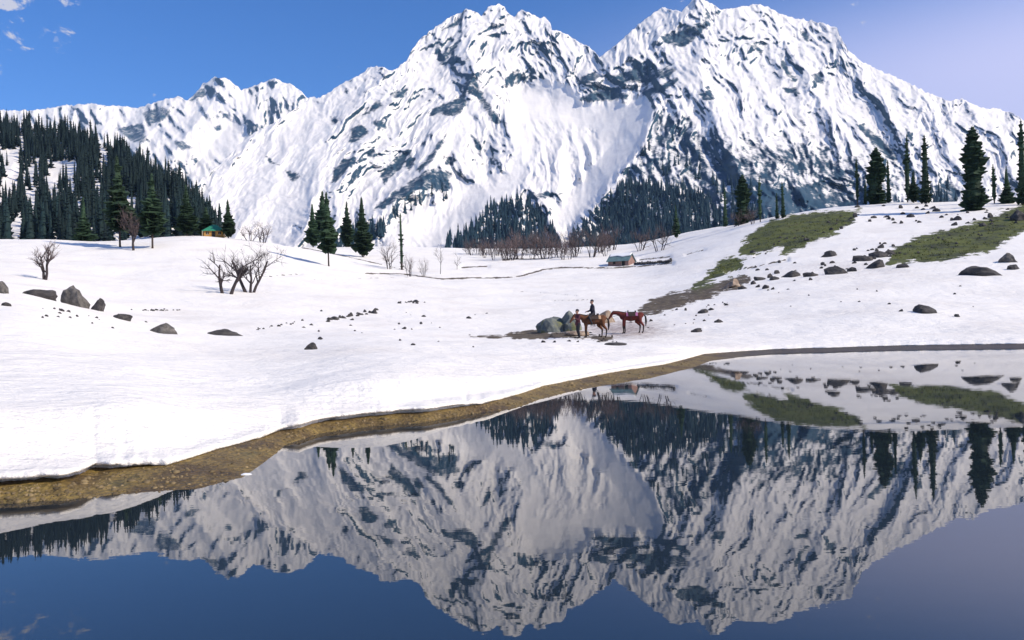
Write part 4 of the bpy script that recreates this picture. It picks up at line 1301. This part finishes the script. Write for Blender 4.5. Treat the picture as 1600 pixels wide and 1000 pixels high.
# ------------------------------------------------------------------ huts
def bm_obj(name, fn, mat, parent, smooth=False):
    bm = bmesh.new(); fn(bm)
    bmesh.ops.recalc_face_normals(bm, faces=bm.faces)
    me = bpy.data.meshes.new(name); bm.to_mesh(me); bm.free()
    me.materials.append(mat)
    return link(name, me, parent)
def box(bm, x0, x1, y0, y1, z0, z1):
    bmesh.ops.create_cube(bm, size=1.0, matrix=Matrix.Translation(((x0 + x1) / 2, (y0 + y1) / 2, (z0 + z1) / 2)) @ Matrix.Diagonal((x1 - x0, y1 - y0, z1 - z0, 1)))
def prism(bm, pts, y0, y1):
    a = [bm.verts.new((x, y0, z)) for x, z in pts]; b = [bm.verts.new((x, y1, z)) for x, z in pts]
    bm.faces.new(a); bm.faces.new(list(reversed(b)))
    for i in range(len(pts)):
        j = (i + 1) % len(pts); bm.faces.new((a[i], b[i], b[j], a[j]))
M_ochre = simple_mat('ochre_timber', (0.42, 0.22, 0.06), 0.8, 0.3, 2)
M_dark = simple_mat('dark_opening', (0.02, 0.018, 0.016), 0.6, 0.2, 2)
M_post = simple_mat('pale_post', (0.45, 0.38, 0.28), 0.8, 0.2, 2)
M_green = simple_mat('green_sheet_roof', (0.035, 0.22, 0.13), 0.5, 0.2, 1)
M_teal = simple_mat('teal_sheet_roof', (0.12, 0.19, 0.20), 0.6, 0.3, 1)
M_mudw = simple_mat('pinkish_mud_wall', (0.24, 0.15, 0.13), 0.9, 0.3, 2)
M_roofsnow = simple_mat('roof_snow', (0.88, 0.87, 0.86), 0.8, 0.03, 1)

def green_hut():
    x, y, z = hit(333, 363, 150, 200)
    s = y / F
    W, H = 34 * s, 19 * s
    e = link('hut', None, label='small hut with green hipped roof and ochre walls on the snow crest', cat='hut')
    e.location = (x, y + 0.8, z - 0.15); e.rotation_euler = (0, 0, 0.25)
    w, d, hw = W * 0.42, W * 0.34, H * 0.52
    wall = bm_obj('wall', lambda bm: box(bm, -w, w, -d, d, 0, hw), M_ochre, e)
    def roof(bm):
        o = 1.22
        v = [bm.verts.new(p) for p in [(-w * o, -d * o, hw * 0.94), (w * o, -d * o, hw * 0.94), (w * o, d * o, hw * 0.94), (-w * o, d * o, hw * 0.94), (-w * .25, 0, H * 1.05), (w * .25, 0, H * 1.05)]]
        for f in ((0, 1, 5, 4), (1, 2, 5), (2, 3, 4, 5), (3, 0, 4), (3, 2, 1, 0)): bm.faces.new([v[i] for i in f])
    rf = bm_obj('roof', roof, M_green, e)
    bm_obj('ridge_cap', lambda bm: box(bm, -w * .27, w * .27, -0.07, 0.07, H * 1.03, H * 1.07), M_green, rf)
    door = bm_obj('door', lambda bm: box(bm, -0.4, 0.4, -d - 0.06, -d + 0.02, 0.02, hw * 0.86), M_dark, e)
    bm_obj('handle', lambda bm: box(bm, 0.25, 0.3, -d - 0.1, -d - 0.05, 0.6, 0.7), M_post, door)
    for sx in (-1, 1):
        wd = bm_obj('window', lambda bm: box(bm, sx * w * 0.62 - 0.3, sx * w * 0.62 + 0.3, -d - 0.05, -d + 0.02, hw * 0.4, hw * 0.85), M_dark, e)
        bm_obj('window_frame', lambda bm: (box(bm, sx * w * 0.62 - 0.36, sx * w * 0.62 + 0.36, -d - 0.08, -d - 0.01, hw * 0.34, hw * 0.40), box(bm, sx * w * 0.62 - 0.03, sx * w * 0.62 + 0.03, -d - 0.08, -d - 0.052, hw * 0.4, hw * 0.85)), M_post, wd)
        for sy in (-1, 1):
            bm_obj('post', lambda bm: box(bm, sx * w * 1.12 - 0.07, sx * w * 1.12 + 0.07, sy * d * 1.12 - 0.07, sy * d * 1.12 + 0.07, -0.3, hw * 0.96), M_post, e)
green_hut()
def teal_hut():
    x, y, z = hit(972, 415, 150, 260)
    s = y / F
    W, H = 40 * s, 21 * s
    e = link('hut', None, label='low hut with snowy teal roof and pinkish mud walls in the valley', cat='hut')
    e.location = (x, y + 1, z - 0.25); e.rotation_euler = (0, 0, -0.5)
    w, d = W * 0.42, W * 0.36
    bm_obj('wall', lambda bm: prism(bm, [(-d, 0), (d, 0), (d, H * .45), (0, H * .88), (-d, H * .45)], -w, w), M_mudw, e).rotation_euler = (0, 0, math.pi / 2)
    def slope(sy):
        def f(bm):
            a = [(-w * 1.12, 0, H * .93), (w * 1.12, 0, H * .93), (w * 1.12, sy * d * 1.25, H * .36), (-w * 1.12, sy * d * 1.25, H * .36)]
            lo = [bm.verts.new(p) for p in a]; hi = [bm.verts.new((p[0], p[1], p[2] + 0.09)) for p in a]
            bm.faces.new(lo); bm.faces.new(list(reversed(hi)))
            for i in range(4):
                j = (i + 1) % 4; bm.faces.new((lo[i], hi[i], hi[j], lo[j]))
        return f
    for sy in (-1, 1):
        rf = bm_obj('roof_slope', slope(sy), M_teal, e)
    def cap(bm):
        a = [(-w * 1.0, 0.3, H * .99), (w * 1.05, 0.2, H * .99), (w * 1.02, -d * 0.45, H * .80), (w * .3, -d * 0.6, H * .73), (-w * .3, -d * 0.4, H * .82), (-w * 1.0, -d * 0.5, H * .78)]
        lo = [bm.verts.new(p) for p in a]; hi = [bm.verts.new((p[0] * .97, p[1] * .97, p[2] + 0.17)) for p in a]
        bm.faces.new(lo); bm.faces.new(list(reversed(hi)))
        for i in range(6):
            j = (i + 1) % 6; bm.faces.new((lo[i], hi[i], hi[j], lo[j]))
    bm_obj('roof_snow', cap, M_roofsnow, rf)
    door = bm_obj('door', lambda bm: box(bm, w * .35, w * .35 + 0.8, -d - 0.05, -d + 0.03, 0.02, H * 0.43), M_dark, e)
    bm_obj('door_frame', lambda bm: box(bm, w * .35 - 0.08, w * .35, -d - 0.08, -d + 0.02, 0.02, H * 0.44), M_post, door)
    bm_obj('window', lambda bm: box(bm, -w * .5, -w * .5 + 0.6, -d - 0.05, -d + 0.03, H * .18, H * 0.38), M_dark, e)
teal_hut()
def stone_wall():
    e = link('stone_wall', None, label='low dark stone wall running from the teal-roofed hut across the snow', cat='wall')
    pts = [hit(px, py, 150, 260) for px, py in ((992, 414), (1010, 413), (1030, 411), (1050, 409))]
    e.location = pts[0]
    R = random.Random(8)
    for i in range(3):
        p, q = Vector(pts[i]), Vector(pts[i + 1])
        n = max(2, int((q - p).length / 0.75))
        for k in range(n):
            c = p.lerp(q, (k + 0.5) / n)
            o = link('stone', STONES[(k + i) % 6], e)
            o.location = Vector((c.x, c.y, gz(c.x, c.y) + 0.25)) - Vector(pts[0])
            o.scale = (0.55, 0.4, R.uniform(0.4, 0.6)); o.rotation_euler = (0, 0, R.uniform(0, 6.28))
stone_wall()

# ------------------------------------------------------------------ horses and people: one continuous skin grown round a skeleton
def skin(name, segs, voxel, mats, dec=0.5, smooth=4):
    """segs: (p0, r0, p1, r1, material index) tapered capsules fused into one surface"""
    bm = bmesh.new()
    for p0, r0, p1, r1, _ in segs:
        p0, p1 = Vector(p0), Vector(p1)
        ax = p1 - p0
        L = max(ax.length, 1e-4)
        u = ax.normalized() if ax.length > 1e-4 else Vector((0, 0, 1))
        v = u.orthogonal().normalized(); w = u.cross(v)
        prof = []
        for k in range(5):
            th = math.pi / 2 * k / 4
            prof.append((-r0 * math.cos(th), r0 * math.sin(th)))
        for k in range(5):
            th = math.pi / 2 * k / 4
            prof.append((L + r1 * math.sin(th), r1 * math.cos(th)))
        rings = []
        for h, r in prof:
            r = max(r, 1e-4)
            rings.append([bm.verts.new(p0 + u * h + (v * math.cos(6.2832 * k / 10) + w * math.sin(6.2832 * k / 10)) * r) for k in range(10)])
        bm.faces.new(list(reversed(rings[0]))); bm.faces.new(rings[-1])
        for a, b in zip(rings, rings[1:]):
            for k in range(10): bm.faces.new((a[k], a[(k + 1) % 10], b[(k + 1) % 10], b[k]))
    me = bpy.data.meshes.new(name + '_tmp'); bm.to_mesh(me); bm.free()
    o = bpy.data.objects.new(name + '_tmp', me); C.objects.link(o)
    m = o.modifiers.new('r', 'REMESH'); m.mode = 'VOXEL'; m.voxel_size = voxel
    m2 = o.modifiers.new('s', 'SMOOTH'); m2.iterations = smooth; m2.factor = 0.5
    m3 = o.modifiers.new('d', 'DECIMATE'); m3.ratio = dec
    dg = bpy.context.evaluated_depsgraph_get()
    out = bpy.data.meshes.new_from_object(o.evaluated_get(dg))
    bpy.data.objects.remove(o); bpy.data.meshes.remove(me)
    out.name = name
    out.materials.clear()
    for mm in mats: out.materials.append(mm)
    nP = len(out.polygons)
    cen = np.empty(nP * 3); out.polygons.foreach_get('center', cen); cen = cen.reshape(-1, 3)
    best = np.full(nP, 1e9); idx = np.zeros(nP, np.int32)
    for p0, r0, p1, r1, mi in segs:
        p0, p1 = np.array(p0), np.array(p1); d = p1 - p0
        t = np.clip(((cen - p0) @ d) / (d @ d + 1e-9), 0, 1)
        dd = np.linalg.norm(cen - p0 - t[:, None] * d, axis=1) - (r0 + (r1 - r0) * t)
        k = dd < best; best[k] = dd[k]; idx[k] = mi
    out.polygons.foreach_set('material_index', idx)
    out.polygons.foreach_set('use_smooth', np.ones(nP, bool))
    out.update()
    return out

def horse(name_label, coat, dark, blanket, px, py, rz, head='low', dmin=40, dmax=60):
    x, y, z = hit(px, py, dmin, dmax)
    e = link('horse', None, label=name_label, cat='horse')
    e.location = (x, y, z); e.rotation_euler = (0, 0, rz)
    poll = (1.22, 0, 1.42) if head == 'low' else (1.12, 0, 1.66)
    muz = (1.50, 0, 1.02) if head == 'low' else (1.44, 0, 1.30)
    S = [((0.45, 0, 1.16), .25, (0.05, 0, 1.10), .285, 0), ((0.05, 0, 1.10), .285, (-0.38, 0, 1.15), .265, 0), ((-0.38, 0, 1.15), .265, (-0.62, 0, 1.22), .22, 0),
         ((0.30, 0, 1.28), .16, (0.52, 0, 1.30), .14, 0), ((0.58, 0, 1.12), .20, (0.62, 0, 1.18), .18, 0),
         ((0.60, 0, 1.24), .19, (0.92, 0, (1.24 + poll[2]) / 2 + 0.06), .13, 0), ((0.92, 0, (1.24 + poll[2]) / 2 + 0.06), .13, poll, .10, 0),
         (poll, .105, tuple(Vector(poll).lerp(Vector(muz), .45)), .095, 0), (tuple(Vector(poll).lerp(Vector(muz), .45)), .09, muz, .06, 0)]
    for sy in (-1, 1):
        pv = Vector(poll)
        S.append((tuple(pv + Vector((-.03, sy * .06, .06))), .028, tuple(pv + Vector((-.02, sy * .08, .19))), .008, 0))
        o1, o2 = (0.06 * sy, -0.10 * sy)
        S += [((0.48, sy * .13, 1.0), .14, (0.50 + o1, sy * .14, .52), .068, 0), ((0.50 + o1, sy * .14, .52), .065, (0.48 + o1, sy * .14, .14), .042, 1),
              ((0.48 + o1, sy * .14, .14), .045, (0.53 + o1, sy * .14, .05), .055, 1),
              ((-0.52, sy * .14, 1.12), .20, (-0.46 + o2, sy * .16, .80), .13, 0), ((-0.46 + o2, sy * .16, .80), .12, (-0.70 + o2, sy * .15, .52), .062, 0),
              ((-0.70 + o2, sy * .15, .52), .06, (-0.66 + o2, sy * .15, .14), .042, 1), ((-0.66 + o2, sy * .15, .14), .045, (-0.61 + o2, sy * .15, .05), .055, 1)]
    body = link('body', skin('body', S, 0.03, [coat, dark], 0.35), e)
    def mane(bm):
        p = [Vector((0.45, 0, 1.44)), Vector((0.90, 0, (1.24 + poll[2]) / 2 + 0.20)), Vector(poll) + Vector((0, 0, .12))]
        for i in range(2):
            for k in range(5):
                q = p[i].lerp(p[i + 1], k / 5); box(bm, q.x - .07, q.x + .07, -.09, .035, q.z - .24, q.z + .01)
    def tail(bm):
        V, T = [], []
        tube(V, T, [(-0.80, 0, 1.28), (-0.95, 0, 1.12), (-0.98, 0, .8), (-0.95, 0, .45)], [.03, .06, .075, .015], 7)
        vs = [bm.verts.new(v) for v in V]
        for t in T: bm.faces.new([vs[i] for i in t])
    bm_obj('mane', mane, dark, e); bm_obj('tail', tail, dark, e)
    def pad(bm, x0, x1, grow, z0):
        n, ring = 12, []
        for xx in np.linspace(x0, x1, 5):
            row = []
            for k in range(n + 1):
                th = math.radians(-78 + 156 * k / n)
                row.append(bm.verts.new((xx, math.sin(th) * (.285 + grow), max(z0, 1.11 + math.cos(th) * (.285 + grow)))))
            ring.append(row)
        for a, b in zip(ring, ring[1:]):
            for k in range(n): bm.faces.new((a[k], a[k + 1], b[k + 1], b[k]))
    bl = bm_obj('saddle_blanket', lambda bm: pad(bm, -0.42, 0.34, .035, 0.95), blanket, e)
    sm = bl.modifiers.new('thick', 'SOLIDIFY'); sm.thickness = 0.02
    def saddle(bm):
        pad(bm, -0.26, 0.22, .065, 1.12)
        box(bm, 0.18, 0.25, -.09, .09, 1.42, 1.56); box(bm, -0.32, -0.24, -.16, .16, 1.40, 1.53)
    sd = bm_obj('saddle', saddle, M_leather, e)
    for sy in (-1, 1):
        bm_obj('stirrup', lambda bm: (box(bm, 0.02, 0.06, sy * .35 - .012, sy * .35 + .012, .80, 1.2), box(bm, -0.03, 0.11, sy * .36 - .05, sy * .36 + .05, .74, .78)), M_leather, sd)
    def rein(bm):
        V, T = [], []
        m = Vector(poll).lerp(Vector(muz), .75)
        for sy in (-1, 1): tube(V, T, [m + Vector((0, sy * .085, 0)), (0.85, sy * .17, 1.25), (0.3, sy * .06, 1.5)], [.012] * 3, 4)
        vs = [bm.verts.new(v) for v in V]
        for t in T: bm.faces.new([vs[i] for i in t])
    bm_obj('reins', rein, M_leather, e)
    return e

M_leather = simple_mat('saddle_leather', (0.045, 0.03, 0.025), 0.6, 0.3, 6)
M_bay = simple_mat('bay_coat', (0.13, 0.055, 0.028), 0.9, 0.3, 3)
M_redh = simple_mat('red_chestnut_coat', (0.12, 0.026, 0.022), 0.9, 0.3, 3)
M_black = simple_mat('dark_legs_and_mane', (0.03, 0.022, 0.02), 0.7, 0.3, 3)
M_pink = simple_mat('pink_purple_blanket', (0.34, 0.13, 0.26), 0.8, 0.3, 5)
M_crim = simple_mat('tan_blanket', (0.42, 0.28, 0.18), 0.8, 0.3, 5)
M_skin = simple_mat('skin', (0.42, 0.24, 0.17), 0.6, 0.08, 6)
M_navy = simple_mat('dark_navy_jacket', (0.018, 0.02, 0.035), 0.8, 0.3, 6)
M_maroon = simple_mat('dark_maroon_coat', (0.07, 0.02, 0.03), 0.8, 0.3, 6)
M_trous = simple_mat('dark_trousers', (0.025, 0.025, 0.032), 0.8, 0.3, 6)
M_boot = simple_mat('boots', (0.02, 0.017, 0.015), 0.6, 0.2, 6)
M_hair = simple_mat('black_hair', (0.012, 0.01, 0.01), 0.6, 0.2, 8)
M_cap = simple_mat('woollen_cap', (0.03, 0.03, 0.045), 0.9, 0.3, 10)

def person(label, coat, pose, world, rz, parent=None):
    """pose 'ride' sits astride with hips at the origin height given; 'stand' has feet on the ground; local +x is forward"""
    e = link('person', None, label=label, cat='person')
    e.location = world; e.rotation_euler = (0, 0, rz)
    ride = pose == 'ride'
    hz = 0.0 if ride else 0.92
    S = []
    hip = Vector((0, 0, hz)); chest = hip + Vector((0.03 if ride else 0.02, 0, .42)); neck = hip + Vector((0.03, 0, .58)); head = hip + Vector((0.06, 0, .74))
    S += [(hip, .155, hip + Vector((0.01, 0, .2)), .14, 1), (hip + Vector((0.01, -.05, .2)), .125, chest + Vector((0, -.08, 0)), .13, 1), (hip + Vector((0.01, .05, .2)), .125, chest + Vector((0, .08, 0)), .13, 1),
          (chest + Vector((0, -.12, .06)), .085, chest + Vector((0, .12, .06)), .085, 1), (neck - Vector((0, 0, .05)), .06, neck + Vector((0.01, 0, .06)), .055, 0),
          (head + Vector((-0.02, 0, .03)), .098, head + Vector((0.01, 0, -.01)), .095, 0), (head + Vector((0.03, 0, -.05)), .07, head + Vector((0.045, 0, -.075)), .055, 0),
          (head + Vector((0.095, 0, -.005)), .014, head + Vector((0.112, 0, -.035)), .018, 0)]
    for sy in (-1, 1):
        S.append((head + Vector((-0.01, sy * .095, .0)), .02, head + Vector((-0.015, sy * .103, .03)), .018, 0))
        S.append((head + Vector((0.085, sy * .035, .022)), .016, head + Vector((0.09, sy * .03, .022)), .014, 0))
        sh = chest + Vector((0, sy * .19, .05))
        if ride: el, wr = sh + Vector((0.08, sy * .07, -.27)), sh + Vector((0.32, -sy * .06, -.33))
        elif sy > 0: el, wr = sh + Vector((0.12, .08, -.24)), sh + Vector((0.36, .10, -.16))
        else: el, wr = sh + Vector((-0.05, -.06, -.28)), sh + Vector((0.02, -.06, -.52))
        S += [(sh, .075, el, .056, 1), (el, .054, wr, .042, 1)]
        fd = (wr - el).normalized(); side = fd.cross(Vector((0, 0, 1)) if abs(fd.z) < .8 else Vector((1, 0, 0))).normalized(); dn = fd.cross(side)
        palm = wr + fd * .075
        S.append((wr, .032, palm, .036, 0))
        for k in range(4):
            b = palm + side * (0.033 - 0.022 * k) + fd * .012
            m = b + fd * (.042 - .004 * abs(k - 1.3)) + dn * .006
            S += [(b, .0115, m, .0105, 0), (m, .0105, m + fd * .018 + dn * .026, .009, 0)]
        th = wr + fd * .03 + side * .036
        S += [(th, .013, th + fd * .035 + side * .022, .011, 0)]
        hp = hip + Vector((0, sy * .09, -.02))
        if ride: kn, an = hip + Vector((0.34, sy * .30, -.22)), hip + Vector((0.16, sy * .36, -.62))
        elif sy > 0: kn, an = Vector((0.06, .11, .50)), Vector((-0.02, .12, .09))
        else: kn, an = Vector((0.02, -.10, .50)), Vector((-0.10, -.12, .09))
        S += [(hp, .10, kn, .072, 2), (kn, .07, an, .048, 2), (an + Vector((0, 0, -.03)), .05, an + Vector((.14, 0, -.055)), .036, 3)]
    S = [(tuple(a), b, tuple(c), d, m) for a, b, c, d, m in S]
    link('body', skin('body', S, 0.0105, [M_skin, coat, M_trous, M_boot], 0.22, 2), e)
    def dome(bm, r0, zlow):
        bmesh.ops.create_uvsphere(bm, u_segments=16, v_segments=10, radius=r0, matrix=Matrix.Translation(head + Vector((-0.018, 0, .045))))
        bmesh.ops.delete(bm, geom=[v for v in bm.verts if v.co.z < head.z + zlow - (0.06 if v.co.x < head.x - 0.03 else 0)], context='VERTS')
    bm_obj('hair', lambda bm: dome(bm, .106, .03), M_hair, e)
    bm_obj('cap', lambda bm: dome(bm, .114, .065), M_cap, e)
    def collar(bm):
        V, T = [], []
        tube(V, T, [neck + Vector((0, 0, -.07)), neck + Vector((0.005, 0, .015))], [.098, .075], 12)
        vs = [bm.verts.new(v) for v in V]
        for t in T: bm.faces.new([vs[i] for i in t])
    bm_obj('collar', collar, coat, e)
    return e

RZ1 = math.radians(188)
h1 = horse('brown ridden horse with tan blanket walking past the boulders', M_bay, M_black, M_crim, 928, 528, RZ1, 'low', 44, 56)
dirv = Vector((math.cos(RZ1), math.sin(RZ1), 0))
hp = Vector(h1.location)
person('rider in dark clothes and cap sitting on the brown horse', M_navy, 'ride', hp + dirv * 0.02 + Vector((0, 0, 1.53)), RZ1)
wx = hp + dirv * 1.05 + Vector((0, -0.75, 0))
person('walker in dark maroon coat standing at the brown horse head', M_maroon, 'stand', (wx.x, wx.y, gz(wx.x, wx.y)), RZ1 + 0.3)
horse('riderless red chestnut horse with pink blanket and low head', M_redh, M_black, M_pink, 987, 521, math.radians(176), 'low', 44, 58)

# ------------------------------------------------------------------ mountain air
def build_haze():
    m = bpy.data.materials.new('thin_mountain_air'); m.use_nodes = True
    n, l = m.node_tree.nodes, m.node_tree.links
    n.clear()
    out = n.new('ShaderNodeOutputMaterial')
    v = n.new('ShaderNodeVolumePrincipled')
    v.inputs['Color'].default_value = (0.42, 0.68, 1.0, 1)
    v.inputs['Density'].default_value = HAZE
    v.inputs['Anisotropy'].default_value = 0.1
    l.new(v.outputs[0], out.inputs['Volume'])
    bm = bmesh.new()
    bmesh.ops.create_cube(bm, size=1.0, matrix=Matrix.Translation((0, 4900, 848.5)) @ Matrix.Diagonal((28600, 22400, 1703, 1)))
    me = bpy.data.meshes.new('haze'); bm.to_mesh(me); bm.free()
    me.materials.append(m)
    link('haze', me, kind='stuff')
HAZE = 5.0e-5
build_haze()
